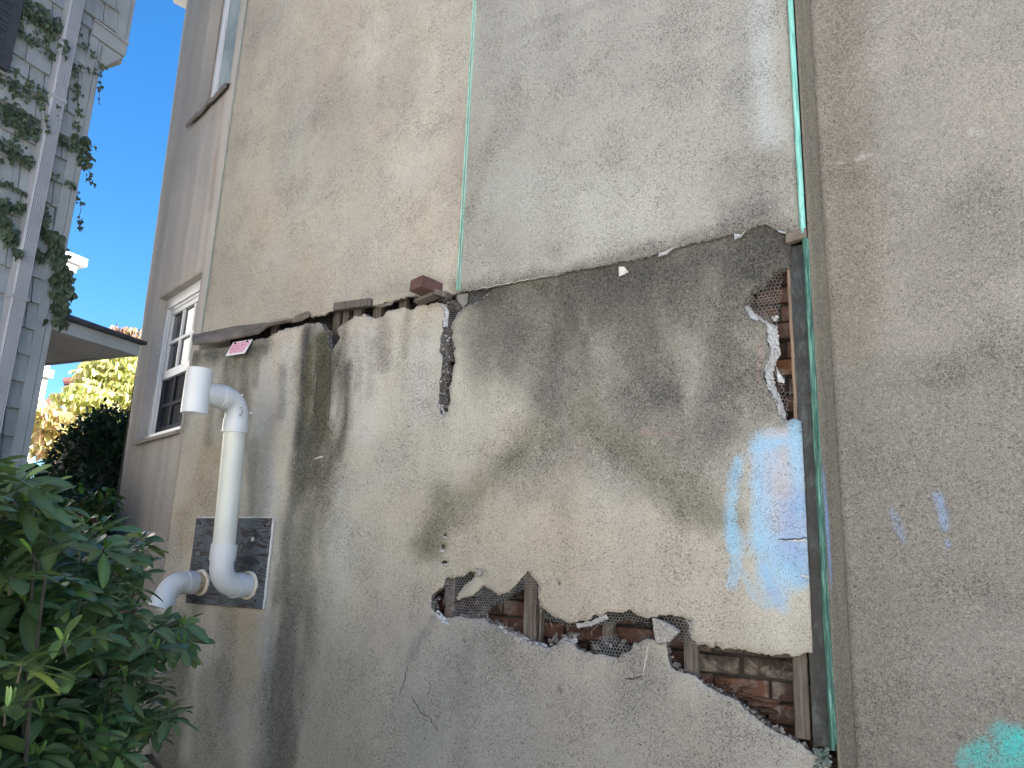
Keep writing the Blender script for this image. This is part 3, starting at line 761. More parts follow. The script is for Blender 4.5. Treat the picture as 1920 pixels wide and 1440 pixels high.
outer = resample([(0, 0, 0), (1, 0, 0), (1, ROOF, 0), (0, ROOF, 0)], 0.25, 0)
slab('return_strip', outer, [], 0.2, strip3, 0.03, [M['stucco_smooth'], M['broken']], building, tint_strip, seed=9, back_jit=0, zfine=[(0, 9, .12)])

# hidden rear of the building and its roof
fl = JP + FD * 1.3; fl2 = JP + FD * 1.05
mb = MB()
foot = [(fl[0], fl[1] + 0.02), (-5.62, 1.0), (-5.0, 2.7), (3.2, 4.6), (3.2, 0.12)]
vs = [(x, y, 0) for x, y in foot] + [(x, y, ROOF) for x, y in foot]
mb.add(vs, [(i, i + 1, i + 6, i + 5) for i in range(4)])
mb.build('rear_wall', simple('rear_stucco', (0.24, 0.22, 0.20), (0.32, 0.30, 0.27), 3, 0.9, 0.6, 60), building)
mb = MB()
tp = [(JX - 0.05, -0.02), (-0.45, -0.02), (3.2, 0.0), (3.2, 4.6), (-5.0, 2.7), (-5.62, 1.0), (JP + FD * (top_s + .02))[:2]]
mb.add([(x, y, ROOF) for x, y in tp] + [(x, y, ROOF + .15) for x, y in tp], [tuple(range(7)), tuple(range(13, 6, -1))] + [(i, (i + 1) % 7, 7 + (i + 1) % 7, 7 + i) for i in range(7)])
mb.build('roof', M['roof_dark'], building)
# white cornice block on the far corner of the bay
q = at_t(338, 2, 6.75)
mb = MB()
ctr = np.array([q[0] + 0.10, q[1], q[2] + 0.10])
mb.box(ctr, FD * .14, FN * .14, (0, 0, .10)); mb.box(ctr + np.array([0, 0, -.13]), FD * .09, FN * .09, (0, 0, .03)); mb.box(ctr + np.array([0, 0, .14]), FD * .18, FN * .18, (0, 0, .04))
bevel(mb.build('cornice_block', M['white_paint'], building), 0.01)

# ------------------------------------------------------------------ what shows inside the holes
mb = MB(); mb.abox(JX + .03, BX0 + .045, 0.185, 0.20, 0.0, 3.2); mb.build('mortar_bed', M['mortar'], building)
mb = MB(); btint = []
r = random.Random(4)
bz = 0.30; row = 0
while bz < 3.02:
    x = JX + 0.06 - (0.11 if row % 2 else 0)
    hh = 0.066
    while x < BX0 + 0.02:
        w = 0.205 if (row % 5) else 0.10
        x0 = max(x, JX + .04); x1 = min(x + w, BX0 + .03)
        if x1 - x0 > .03:
            dp = r.uniform(0, .010)
            if r.random() < .2: dp += .02
            y0 = 0.150 + dp
            if bz > 2.66 and x0 < -2.15: x += w + .011; continue
            c = np.array([(x0 + x1) / 2, (y0 + .19) / 2, bz + hh / 2])
            tilt = r.uniform(-.03, .03)
            mb.box(c, ((x1 - x0) / 2, 0, tilt * (x1 - x0)), (0, (.19 - y0) / 2, 0), (0, 0, hh / 2))
            k = r.random()
            red = np.array((0.075, 0.040, 0.034)) * r.uniform(.5, 1.2)
            if bz > 2.2: red = np.array((0.13, 0.082, 0.066)) * r.uniform(.7, 1.2)
            if (bz < 1.35 and x0 > -1.1): red = np.array(r.choice([(0.115, 0.058, 0.036), (0.065, 0.041, 0.035), (0.075, 0.05, 0.042), (0.045, 0.036, 0.032)])) * r.uniform(.8, 1.15)
            if bz > 2.4 and bz < 2.55 and x0 > -.8: red = np.array((0.24, 0.12, 0.06))
            btint += [tuple(red) + (1,)] * 8
        x += w + 0.011
    bz += hh + 0.012; row += 1
ob = mb.build('brick_backing', M['brick'], building)
at = ob.data.attributes.new('tint', 'FLOAT_COLOR', 'POINT'); at.data.foreach_set('color', np.array(btint, dtype=np.float32).ravel())
bevel(ob, 0.004, 1)
# loose mortar crust and crumbled brick heaped at the lower right of the big opening
def lumps(name, spots, mat, parent, seed=0, flat=1.0):
    r = random.Random(seed); mb = MB()
    for (P, rad) in spots:
        bm = bmesh.new(); bmesh.ops.create_icosphere(bm, subdivisions=1, radius=1.0)
        s = (rad * r.uniform(.7, 1.4), rad * r.uniform(.6, 1.1), rad * r.uniform(.6, 1.1) * flat)
        vs = [(P[0] + v.co.x * s[0] * r.uniform(.75, 1.25), P[1] + v.co.y * s[1] * r.uniform(.75, 1.25), P[2] + v.co.z * s[2] * r.uniform(.75, 1.25)) for v in bm.verts]
        bm.verts.index_update()
        mb.add(vs, [tuple(v.index for v in f.verts) for f in bm.faces]); bm.free()
    return mb.build(name, mat, parent)
def along(pxs, n, Yd, rad, seed, spread=4):
    r = random.Random(seed); res = []
    for _ in range(n):
        i = r.randrange(len(pxs) - 1); t = r.random()
        x = pxs[i][0] + (pxs[i + 1][0] - pxs[i][0]) * t + r.uniform(-spread, spread); y = pxs[i][1] + (pxs[i + 1][1] - pxs[i][1]) * t + r.uniform(-spread, spread)
        P = low(x, y); Y = P[1] + r.uniform(*Yd); P = on_y(x, y, Y); res.append((P, rad * r.uniform(.5, 1.5)))
    return res
sp = along([(847, 1156), (882, 1158), (906, 1155), (926, 1165), (947, 1180), (970, 1190), (993, 1204), (1022, 1210)], 110, (.002, .035), .0055, 1, 5)
sp += along([(1030, 1205), (1050, 1195), (1080, 1190)], 26, (.01, .05), .008, 2, 6)
sp += along([(833, 590), (842, 640), (840, 700), (835, 740), (830, 772)], 75, (.012, .045), .0060, 3, 8)
sp += along([(820, 565), (850, 560), (860, 575)], 26, (.012, .05), .007, 4, 7)
sp += along([(1180, 1203), (1100, 1215)], 14, (.005, .03), .007, 5, 4)
sp += along([(1254, 1230), (1283, 1262), (1333, 1287), (1384, 1312), (1422, 1347), (1479, 1382), (1520, 1406)], 120, (.002, .04), .0060, 6, 5)
sp += along([(930, 1166), (960, 1186), (1000, 1206)], 60, (.006, .05), .0075, 7, 7)
sp += along([(820, 1120), (816, 1140), (822, 1156)], 24, (.0, .03), .006, 8, 5)
c_ = lumps('plaster_crumbs', sp, M['broken'], building, 3); c_['kind'] = 'stuff'
sp = along([(838, 560), (832, 600), (838, 650), (832, 700), (828, 745), (832, 776)], 40, (.004, .02), .0055, 13, 8)
sp += along([(1442, 690), (1448, 720), (1460, 600), (1400, 585)], 14, (.01, .03), .006, 14, 5)
c_ = lumps('white_crumbs', sp, M['white_plaster'], building, 4); c_['kind'] = 'stuff'
sp = []
r = random.Random(21)
for _ in range(120):
    x = r.uniform(1395, 1518); y = r.uniform(1330, 1412)
    if y < 1330 + (x - 1395) * .62: continue
    sp.append((on_y(x, y, r.uniform(.06, .10)), r.uniform(.008, .024)))
lumps('crumbled_brick', sp, simple('crumbled_brick', (0.06, 0.045, 0.036), (0.26, 0.16, 0.10), 30, 0.95, 0.9, 80), building, 5)
# scaly broken masonry in the lower right opening
sp = []
for _ in range(70):
    x = r.uniform(1330, 1490); y = r.uniform(1270, 1375)
    if y < 1265 + (x - 1330) * .35: continue
    sp.append((on_y(x, y, r.uniform(.150, .160)), r.uniform(.012, .036)))
lumps('spalled_brick', sp, simple('spalled_brick', (0.03, 0.022, 0.019), (0.14, 0.078, 0.05), 14, 0.95, 0.9, 60), building, 6, .42)

# mortar smeared over the bricks and the rotten green end of the corner
r = random.Random(33); sp = [(on_y(r.uniform(1526, 1556), r.uniform(1404, 1440), r.uniform(-.002, .03)), r.uniform(.003, .008)) for _ in range(120)]
lumps('corroded_plaster', sp, simple('corroded_plaster', (0.03, 0.05, 0.045), (0.20, 0.26, 0.235), 30, .95, .9, 70), building, 8)
# timber furring strips
def furring(x0, x1, y0, y1, Y=0.062, mat='old_wood', ext=0.12, th=0.034, ragged=False):
    a = on_y(x0, (y0 + y1) / 2, Y); b = on_y(x1, (y0 + y1) / 2, Y); t = on_y((x0 + x1) / 2, y0, Y); d = on_y((x0 + x1) / 2, y1, Y)
    mb = MB(); n = 14; r = random.Random(x0)
    z0 = d[2] - (0 if ragged else ext); z1 = t[2] + ext
    vs = []; fs = []
    for i in range(n + 1):
        z = z0 + (z1 - z0) * i / n; j = r.uniform(-.0015, .0015)
        vs += [(a[0] + j, Y, z), (b[0] + j, Y + r.uniform(-.001, .001), z), (b[0] + j, Y + th, z), (a[0] + j, Y + th, z)]
    for i in range(n):
        for k in range(4): fs.append((i * 4 + k, i * 4 + (k + 1) % 4, i * 4 + 4 + (k + 1) % 4, i * 4 + 4 + k))
    fs += [(3, 2, 1, 0), (n * 4, n * 4 + 1, n * 4 + 2, n * 4 + 3)]
    mb.add(vs, fs)
    return bevel(mb.build('furring_strip', M[mat], building), 0.003, 1)
for (x0, x1, y0, y1, Y) in ((834, 851, 1085, 1163, .06), (982, 1005, 1082, 1195, .055), (1129, 1149, 1150, 1210, .075), (1282, 1308, 1200, 1278, .06),
                            (622, 634, 588, 662, .07), (642, 652, 590, 606, .06), (662, 676, 572, 600, .05), (699, 714, 568, 598, .05), (507, 516, 604, 634, .04), (748, 762, 556, 584, .055), (827, 838, 640, 765, .06)):
    furring(x0, x1, y0, y1, Y)
furring(1488, 1516, 1222, 1386, .045, ragged=True)
furring(1519, 1526, 1224, 1340, .055)
furring(1481, 1488, 455, 790, .03, 'pale_wood', ext=.0)
furring(1010, 1014, 1140, 1200, .07)

# wire lath: hexagonal netting cut to ragged patches
def lath(polypx, Yf, cell=0.026, sag=0.006, rad=0.0009, seed=0, name='wire_lath'):
    r = random.Random(seed)
    pl = [uz(low(x, y)) for x, y in polypx]; cell = cell * .84
    P = np.array(pl); u0, z0 = P.min(0) - .02; u1, z1 = P.max(0) + .02
    mb = MB(); a = cell / math.sqrt(3); segs = {}
    i = 0; z = z0
    hx = cell
    rows = int((z1 - z0) / (1.5 * a)) + 2; cols = int((u1 - u0) / hx) + 2
    def pt(u, zz):
        w = 0.85 * cell
        u2 = u + w * (vnoise(u * 18, zz * 18, seed) - .5); z2 = zz * 1.0 + w * (vnoise(u * 18, zz * 18, seed + 5) - .5)
        Y = -float(low_off(u2)) + Yf + sag * 2 * (float(vnoise(u2 * 14, z2 * 14, seed + 9)) - .5)
        return np.array([u2, Y, z2])
    def add(p, q):
        mu, mz = (p[0] + q[0]) / 2, (p[1] + q[1]) / 2
        j = r.uniform(-.004, .004)
        if vnoise(mu * 22, mz * 22, seed + 31) > .93 or r.random() < .05: return
        if not inside(np.array([mu + j]), np.array([mz + j]), pl)[0]: return
        A, B = pt(*p), pt(*q)
        mb.tube([A, B], rad, 4, cap=False)
    for k in range(rows):
        for c in range(cols):
            cu = u0 + c * hx + (hx / 2 if k % 2 else 0); cz = z0 + k * 1.5 * a
            top = (cu, cz + a); tr = (cu + hx / 2, cz + a / 2); br = (cu + hx / 2, cz - a / 2); tl = (cu - hx / 2, cz + a / 2)
            add(tl, top); add(top, tr); add(tr, br)
    # stray cut ends
    n = len(pl)
    for k in range(max(4, n)):
        i = r.randrange(n); t = r.random(); p0 = P[i] + (P[(i + 1) % n] - P[i]) * t
        A = pt(*p0); L = r.uniform(.012, .04)
        Bq = A + np.array([r.uniform(-1, 1) * L, -r.uniform(0, .5) * L, r.uniform(-1, .3) * L]); Cq = Bq + np.array([r.uniform(-.5, .5) * L, 0, -r.uniform(0, 1) * L * .6])
        mb.tube([A, Bq, Cq], rad, 4, cap=False)
    return mb.build(name, M['wire'], building)
lath([(866, 548), (925, 534), (917, 557), (895, 570), (872, 574)], .012, .015, seed=1)
lath([(828, 560), (862, 556), (856, 600), (852, 640), (856, 690), (845, 745), (838, 780), (818, 775), (820, 740), (825, 650), (830, 600)], .026, .015, .012, seed=2)
lath([(1440, 508), (1466, 503), (1462, 560), (1458, 612), (1440, 606), (1405, 594), (1397, 574), (1413, 541)], .025, .0185, seed=3)
lath([(830, 1085), (892, 1066), (894, 1085), (868, 1104), (850, 1128), (828, 1134)], .016, .0165, seed=4)
lath([(842, 1140), (880, 1118), (906, 1096), (928, 1110), (938, 1120), (925, 1137), (902, 1164), (856, 1164)], .010, .0155, .012, seed=5)
lath([(930, 1120), (965, 1094), (990, 1066), (1012, 1090), (1014, 1125), (1000, 1105), (985, 1100), (965, 1112), (940, 1130)], .016, .0155, seed=6)
lath([(1000, 1128), (1030, 1147), (1060, 1165), (1110, 1156), (1177, 1140), (1217, 1160), (1210, 1174), (1170, 1163), (1110, 1177), (1070, 1178), (1015, 1160)], .018, .0165, seed=7)
lath([(1105, 1202), (1150, 1190), (1182, 1212), (1160, 1238), (1115, 1230)], .014, .0165, seed=8)
lath([(1234, 1148), (1287, 1158), (1303, 1196), (1314, 1212), (1270, 1200)], .018, .0165, seed=9)
lath([(812, 1152), (822, 1170), (794, 1208), (774, 1250), (762, 1246), (774, 1205)], -.004, .018, .003, seed=10)
lath([(812, 1340), (832, 1342), (838, 1382), (828, 1400), (816, 1370)], -.003, .018, .003, seed=11)
lath([(1448, 690), (1466, 690), (1474, 760), (1470, 780), (1456, 745)], .028, .020, .01, seed=12)

# black building paper hanging behind the netting
M['paper'] = simple('black_paper', (0.010, 0.010, 0.010), (0.03, 0.029, 0.028), 30, 0.9, 0.6, 60)
def paper(polypx, Yf):
    vs = []; n = len(polypx)
    for k in (0, 1):
        for (x, y) in polypx:
            P = low(x, y); vs.append((P[0], P[1] + Yf + .002 * k, P[2]))
    fs = [tuple(range(n)), tuple(range(2 * n - 1, n - 1, -1))] + [(i, n + i, n + (i + 1) % n, (i + 1) % n) for i in range(n)]
    return mesh_obj('building_paper', vs, fs, M['paper'], building)
paper([(930, 1122), (965, 1090), (985, 1064), (1014, 1080), (1016, 1112), (1006, 1100), (985, 1096), (968, 1110), (940, 1128)], .042)
paper([(1005, 1120), (1030, 1140), (1060, 1158), (1110, 1150), (1177, 1135), (1220, 1156), (1206, 1172), (1170, 1160), (1110, 1173), (1070, 1174), (1018, 1158)], .042)
paper([(1232, 1142), (1290, 1150), (1310, 1196), (1318, 1214), (1272, 1202), (1255, 1180)], .042)
paper([(845, 1092), (890, 1062), (896, 1084), (872, 1106), (850, 1122)], .042)
paper([(885, 1124), (908, 1092), (930, 1106), (928, 1130), (905, 1140)], .042)
paper([(866, 546), (926, 532), (920, 560), (895, 574), (872, 578)], .042)
paper([(1112, 1206), (1150, 1200), (1180, 1214), (1160, 1242), (1115, 1236)], .042)
# white plaster band along the left side of the upper right hole
FR = [(1395, 573), (1400, 586), (1412, 600), (1437, 607), (1440, 640), (1446, 660), (1433, 690), (1438, 723), (1450, 743), (1457, 763), (1464, 786)]
IN = [(1400, 568), (1414, 584), (1430, 595), (1453, 607), (1457, 640), (1459, 659), (1447, 684), (1449, 718), (1459, 740), (1466, 759), (1472, 786)]
def loft(name, A, Bp, ya, yb, mat, n=60, seed=0, jit=.003):
    r = random.Random(seed)
    def interp(pl, t):
        k = t * (len(pl) - 1); i = min(int(k), len(pl) - 2); f = k - i
        return (pl[i][0] + (pl[i + 1][0] - pl[i][0]) * f, pl[i][1] + (pl[i + 1][1] - pl[i][1]) * f)
    vs = []; fs = []; R = 5
    for i in range(n + 1):
        t = i / n; a = interp(A, t); b = interp(Bp, t)
        for j in range(R + 1):
            s = j / R; x = a[0] + (b[0] - a[0]) * s; y = a[1] + (b[1] - a[1]) * s
            P = low(x, y); Y = P[1] + ya + (yb - ya) * s ** 0.8
            Q = on_y(x, y, Y) if 0 else np.array([P[0], Y, P[2]])
            vs.append(Q + np.array([r.uniform(-1, 1), r.uniform(-1, 1), r.uniform(-1, 1)]) * jit)
    for i in range(n):
        for j in range(R): q = i * (R + 1) + j; fs.append((q, q + 1, q + R + 2, q + R + 1))
    return mesh_obj(name, vs, fs, mat, building)
loft('plaster_edge', FR, IN, -.002, .040, M['white_plaster'], 80, 1)
loft('plaster_edge', [(855, 686), (853, 660), (849, 640), (849, 610), (858, 592), (870, 580), (895, 569), (914, 556), (922, 543)], [(850, 686), (848, 660), (844, 640), (844, 606), (853, 586), (866, 573), (893, 563), (909, 550), (917, 541)], -.002, .022, M['white_plaster'], 60, 2, .002)
loft('plaster_edge', [(812, 570), (826, 573), (833, 583), (831, 612)], [(813, 565), (829, 568), (838, 582), (835, 612)], -.002, .02, M['white_plaster'], 24, 3, .002)
loft('plaster_edge', [(818, 757), (824, 779), (833, 782), (842, 773)], [(825, 757), (828, 771), (833, 773), (838, 768)], -.002, .025, M['white_plaster'], 24, 4, .003)
loft('plaster_edge', [(1078, 1170), (1108, 1164), (1137, 1151)], [(1080, 1178), (1108, 1173), (1137, 1160)], -.001, .02, M['white_plaster'], 24, 5, .002)
loft('plaster_edge', [(930, 1172), (950, 1187), (972, 1196), (995, 1210), (1024, 1216)], [(931, 1166), (952, 1181), (974, 1190), (997, 1203), (1024, 1209)], -.002, .015, M['white_plaster'], 30, 6, .002)
loft('plaster_edge', [(1036, 1216), (1054, 1203), (1074, 1208), (1060, 1216)], [(1040, 1206), (1054, 1194), (1076, 1198), (1078, 1204)], -.002, .03, M['white_plaster'], 20, 7, .002)
loft('plaster_edge', [(1287, 1163), (1299, 1168), (1296, 1183), (1303, 1200)], [(1280, 1163), (1290, 1170), (1288, 1184), (1297, 1203)], -.002, .02, M['white_plaster'], 20, 8, .003)
loft('plaster_edge', [(816, 1150), (830, 1168), (842, 1172)], [(818, 1143), (833, 1158), (846, 1160)], -.004, .012, M['white_plaster'], 16, 9, .002)
# chips below the three little holes
for k, (x, y) in enumerate(((834, 1007), (829, 1033), (838, 1058))):
    P = low(x, y); lumps('white_chip', [(P + np.array([dx, -.001, 0]), .006) for dx in (-.008, 0, .008)], M['white_plaster'], building, 40 + k)
# peeled flakes on the seam and the scars on the wall
def flake(polypx, Y, mat, name='paint_flake', lift=.012, th=.003):
    c = np.mean([on_y(x, y, Y) for x, y in polypx], axis=0)
    vs = []
    n = len(polypx)
    for s in (0, 1):
        for i, (x, y) in enumerate(polypx):
            P = on_y(x, y, Y); vs.append(P + np.array([0, -lift * (i % 2) + th * s, 0]))
    fs = [tuple(range(n)), tuple(range(2 * n - 1, n - 1, -1))] + [(i, n + i, n + (i + 1) % n, (i + 1) % n) for i in range(n)]
    return mesh_obj(name, vs, fs, mat, building)
flake([(1236, 474), (1236, 483), (1250, 477), (1268, 464), (1262, 464), (1248, 473)], -.003, M['white_plaster'])
flake([(1376, 438), (1379, 451), (1390, 444), (1400, 433), (1390, 439)], -.003, M['white_plaster'])
flake([(1456, 430), (1462, 437), (1475, 439), (1474, 436), (1464, 433)], -.003, M['white_plaster'])
flake([(1160, 500), (1162, 519), (1170, 514), (1180, 511), (1170, 500)], .012, M['caulk'], lift=.008)
# cracks: thin dark grooves modelled as slivers standing a hair proud
M['crack'] = simple('crack_shadow_dirt', (0.022, 0.02, 0.018), (0.06, 0.055, 0.05), 40, 0.95)
M['scar'] = simple('dry_scar', (.36, .35, .34), (.5, .49, .47), 40, .95)
def crack(pxs, w, fn=low, name='crack', mat='crack', seed=0, lift=.0032):
    r = random.Random(seed); pts = []
    for a, b in zip(pxs[:-1], pxs[1:]):
        L = math.hypot(b[0] - a[0], b[1] - a[1]); k = max(1, int(L / 5))
        for j in range(k): t = j / k; pts.append((a[0] + (b[0] - a[0]) * t + r.uniform(-1.3, 1.3), a[1] + (b[1] - a[1]) * t + r.uniform(-1.3, 1.3)))
    pts.append(pxs[-1])
    vs = []; fs = []
    for i, q in enumerate(pts):
        P = fn(*q); bl = float(bulge(np.array([P[0]]), np.array([P[2]]), 110 if fn is low else 100)[0])
        a = pts[max(0, i - 1)]; b = pts[min(len(pts) - 1, i + 1)]; dx, dy = b[0] - a[0], b[1] - a[1]; L = math.hypot(dx, dy) + 1e-6
        ww = w * (0.3 + 0.7 * math.sin(math.pi * min(1, max(0, (i + .4) / len(pts))))) * r.uniform(.6, 1.3)
        o = np.array([dy / L, 0, dx / L]) * ww
        P = P + np.array([0, -bl - lift + .0012, 0]); vs += [P + o, P - o, P + o * .6 + np.array([0, .004, 0]), P - o * .6 + np.array([0, .004, 0])]
        if i: q0 = (i - 1) * 4; fs += [(q0, q0 + 4, q0 + 5, q0 + 1), (q0, q0 + 2, q0 + 6, q0 + 4), (q0 + 1, q0 + 5, q0 + 7, q0 + 3)]
    return mesh_obj(name, vs, fs, M[mat], building)
crack([(1460, 1011), (1480, 1012), (1500, 1010), (1514, 1009)], .0035, seed=1)
crack([(1480, 1013), (1514, 1014)], .0025, mat='caulk', seed=2)
crack([(1502, 1078), (1518, 1084)], .0025, mat='caulk', seed=3)
crack([(620, 659), (618, 720), (617, 790)], .0018, seed=4)
crack([(605, 680), (596, 700), (590, 770), (600, 800)], .0035, seed=5)
crack([(600, 790), (578, 810)], .0022, seed=6)
crack([(604, 788), (625, 815)], .0022, seed=7)
crack([(612, 665), (602, 690), (590, 700)], .005, seed=8)
crack([(618, 735), (606, 752), (594, 768)], .003, seed=9)
crack([(1218, 1198), (1212, 1230), (1206, 1266)], .0028, mat='scar', seed=10)
crack([(1206, 1266), (1192, 1272), (1174, 1273)], .0028, seed=11)
crack([(770, 1304), (790, 1335), (806, 1345), (818, 1370)], .0012, seed=12)
crack([(764, 1250), (758, 1280), (750, 1300)], .0010, seed=13)
crack([(812, 176), (822, 172), (832, 170)], .0010, fn=lambda x, y: on_y(x, y, 0), seed=15)
crack([(880, 545), (960, 530), (1055, 514)], .0016, fn=lambda x, y: on_y(x, y, 0), mat='caulk', seed=16)
crack([(590, 860), (598, 858), (606, 856)], .004, mat='scar', seed=17)

# copper and lead at the corner, joints, flashing
def vstrip(name, mat, xa, ya, xb, yb, z0, z1, parent=building, n=40, seed=0, wob=.0015, bev=.002):
    """a vertical bar between two plan points, a hair uneven"""
    r = random.Random(seed); vs = []; fs = []
    for i in range(n + 1):
        z = z0 + (z1 - z0) * i / n; jx = r.uniform(-wob, wob); jy = r.uniform(-wob, wob)
        vs += [(xa + jx, ya + jy, z), (xb + jx, ya + jy, z), (xb + jx, yb, z), (xa + jx, yb, z)]
    for i in range(n):
        for k in range(4): fs.append((i * 4 + k, i * 4 + (k + 1) % 4, i * 4 + 4 + (k + 1) % 4, i * 4 + 4 + k))
    fs += [(3, 2, 1, 0), (n * 4, n * 4 + 1, n * 4 + 2, n * 4 + 3)]
    o = mesh_obj(name, vs, fs, M[mat], parent)
    return o
zb = on_y(1512, 447, 0)[2]
zc = on_y(1552, 1405, 0)[2]
mb = MB(); mb.tube([(-.478, -.004, z) for z in np.linspace(zb + .02, ROOF, 30)], .0115, 10)
auto_smooth(mb.build('corner_bead', M['verdigris'], building))
mb = MB(); r = random.Random(3)
mb.tube([(-.474 + r.uniform(-.0015, .0015), -.002 + r.uniform(-.001, .001), z) for z in np.linspace(zc, zb, 40)], .0092, 10)
mb.tube([(-.4655 + r.uniform(-.001, .001), .004, z) for z in np.linspace(zc + .02, zb, 40)], .0055, 8)
auto_smooth(mb.build('corner_bead', M['dark_verdigris'], building))
LEAD = vstrip('lead_strip', 'lead', -.540, .030, -.480, .036, zc, zb - .01, seed=2, n=60)
mb = MB(); a = on_y(1474, 448, 0); b = on_y(1513, 446, 0)
mb.box(((a[0] + b[0]) / 2, .004, a[2] + .004), ((b[0] - a[0]) / 2, 0, .006), (0, .018, 0), (0, 0, .022)); bevel(mb.build('flashing_end', M['rust_flash'], building), .006)
# nail heads on the lead
for k, (x, y) in enumerate(((1497, 462), (1495, 560), (1500, 700), (1502, 745), (1510, 810), (1516, 950), (1532, 1297), (1533, 1335))):
    P = on_y(x, y, .028); mb = MB(); mb.tube([P, P + np.array([0, .006, 0])], .006, 10); mb.build('nail_head', M['screw'], LEAD)
# mid joint and left joint
zt = on_y(860, 545, 0)[2]
mb = MB()
mb.tube([(-2.140, -.004, z) for z in np.linspace(zt, ROOF, 20)], .0048, 6); mb.tube([(-2.126, -.003, z) for z in np.linspace(zt, ROOF, 20)], .0035, 6)
auto_smooth(mb.build('copper_joint', M['joint_green'], building))
mb = MB(); mb.tube([(JX + .004, -.002, z) for z in np.linspace(2.98, ROOF, 20)], .006, 6); auto_smooth(mb.build('copper_joint', M['joint_dull'], building))

# bent drip flashing below the upper wall
vs = []; fs = []; n = 46; r = random.Random(9)
topl = [(364, 628), (440, 612), (505, 605), (540, 600)]; botl = [(362, 645), (400, 641), (440, 632), (482, 624), (497, 612), (505, 608), (545, 601)]
def lerp_pl(pl, x):
    for a, b in zip(pl[:-1], pl[1:]):
        if x <= b[0]: return a[1] + (b[1] - a[1]) * max(0, (x - a[0])) / (b[0] - a[0] + 1e-9)
    return pl[-1][1]
X0, X1 = on_y(360, 640, -.05)[0], on_y(545, 600, -.04)[0]
for i in range(n + 1):
    x = 362 + (545 - 362) * i / n
    k = 1 - (i / n) * .75
    T = on_y(x, lerp_pl(topl, x), -.006); Bt = on_y(x, lerp_pl(botl, x) + r.uniform(-.6, .6), -.085 * k - .012)
    vs += [T, T * .35 + Bt * .65 + np.array([0, -.006, .002]), Bt, Bt + np.array([0, .012, -.004])]
    if i:
        q = (i - 1) * 4
        for j in range(3): fs.append((q + j, q + 4 + j, q + 5 + j, q + 1 + j))
fl_o = mesh_obj('drip_flashing', vs, fs, M['rust_flash'], building)
md = fl_o.modifiers.new('solid', 'SOLIDIFY'); md.thickness = .003
# torn end of the flashing
flake([(545, 600), (562, 590), (577, 583), (581, 594), (565, 602), (548, 606)], -.02, M['rust_flash'], 'torn_flashing', .006)
flake([(700, 573), (720, 570), (740, 563), (735, 572), (712, 577)], -.006, M['rust_flash'], 'torn_flashing', .005)
# grey board stuck at the edge
mb = MB(); a = on_y(626, 575, -.02); b = on_y(694, 566, -.02)
mb.box((a + b) / 2 + np.array([0, .012, 0]), (b - a) / 2 + np.array([0, 0, 0]), (0, .018, 0), (0, 0, .022)); bevel(mb.build('ledge_board', M['old_wood'], building), .004)
# pale patch plate by the crack
flake([(857, 553), (878, 550), (876, 568), (868, 577), (856, 560)], .016, simple('grey_patch', (.12, .118, .11), (.2, .196, .185), 30, .9, .6, 80), 'patch_plate', .0)

# ------------------------------------------------------------------ windows of the bay
def bpt(s, z, w): P = JP + FD * s + FN * w; return np.array([P[0], P[1], z])
def bbox(mb, s0, s1, z0, z1, w0, w1, m=0):
    mb.box(bpt((s0 + s1) / 2, (z0 + z1) / 2, (w0 + w1) / 2), FD * (s1 - s0) / 2, FN * (w1 - w0) / 2, (0, 0, (z1 - z0) / 2), m)
s0, s1, z0, z1 = W1
R0 = -0.052                                              # window set back
win = None
mb = MB(); fw = .042
zf0 = z0 + .02
bbox(mb, s0 - .02, s1, z1 - .075, z1 + .01, R0 - .06, R0); bbox(mb, s0 - .02, s0 + .03, zf0, z1 - .075, R0 - .06, R0); bbox(mb, s1 - fw, s1 - .001, zf0, z1 - .075, R0 - .06, R0)
bbox(mb, s0 - .02, s1 - .002, zf0 - .02, zf0 + .022, R0 - .06, R0 + .012); bbox(mb, s1 - fw - .018, s1 - fw, zf0 + .022, z1 - .075, R0 - .06, R0 - .014); bbox(mb, s0 + .03, s1 - fw - .018, z1 - .095, z1 - .075, R0 - .06, R0 - .014)
win = bevel(mb.build('window', M['white_frame'], building), .004)
zm = 2.845
i0, i1 = s0 + .03, s1 - fw - .018
mb = MB()                                                # upper sash
bbox(mb, i0, i1, zm - .03, zm + .03, R0 - .055, R0 - .02); bbox(mb, i0, i1, z1 - .13, z1 - .095, R0 - .055, R0 - .024); bbox(mb, i1 - .034, i1, zm + .03, z1 - .13, R0 - .055, R0 - .024); bbox(mb, i0, i0 + .034, zm + .03, z1 - .13, R0 - .055, R0 - .024)
for k in (1, 2):
    c = i0 + .034 + (i1 - i0 - .068) * k / 3; bbox(mb, c - .011, c + .011, zm + .03, z1 - .13, R0 - .05, R0 - .028)
hz = (zm + .03 + z1 - .13) / 2; bbox(mb, i0 + .034, i1 - .034, hz - .011, hz + .011, R0 - .05, R0 - .0285)
sash = mb.build('sash', M['white_frame'], win)
mb = MB(); bbox(mb, i0 + .005, i1 - .005, zm, z1 - .11, R0 - .047, R0 - .043); mb.build('pane', M['glass'], win)
mb = MB()                                                # lower sash behind a dark insect screen
for k in (1, 2):
    c = i0 + .03 + (i1 - i0 - .06) * k / 3; bbox(mb, c - .013, c + .013, zf0 + .07, zm - .03, R0 - .042, R0 - .034)
hz = (zf0 + zm) / 2; bbox(mb, i0, i1, hz - .012, hz + .012, R0 - .042, R0 - .0345); bbox(mb, i0, i1, zf0 + .022, zf0 + .07, R0 - .045, R0 - .035); bbox(mb, i1 - .06, i1, zf0 + .07, zm - .03, R0 - .045, R0 - .035)
mb.build('sash', M['dark_muntin'], win)
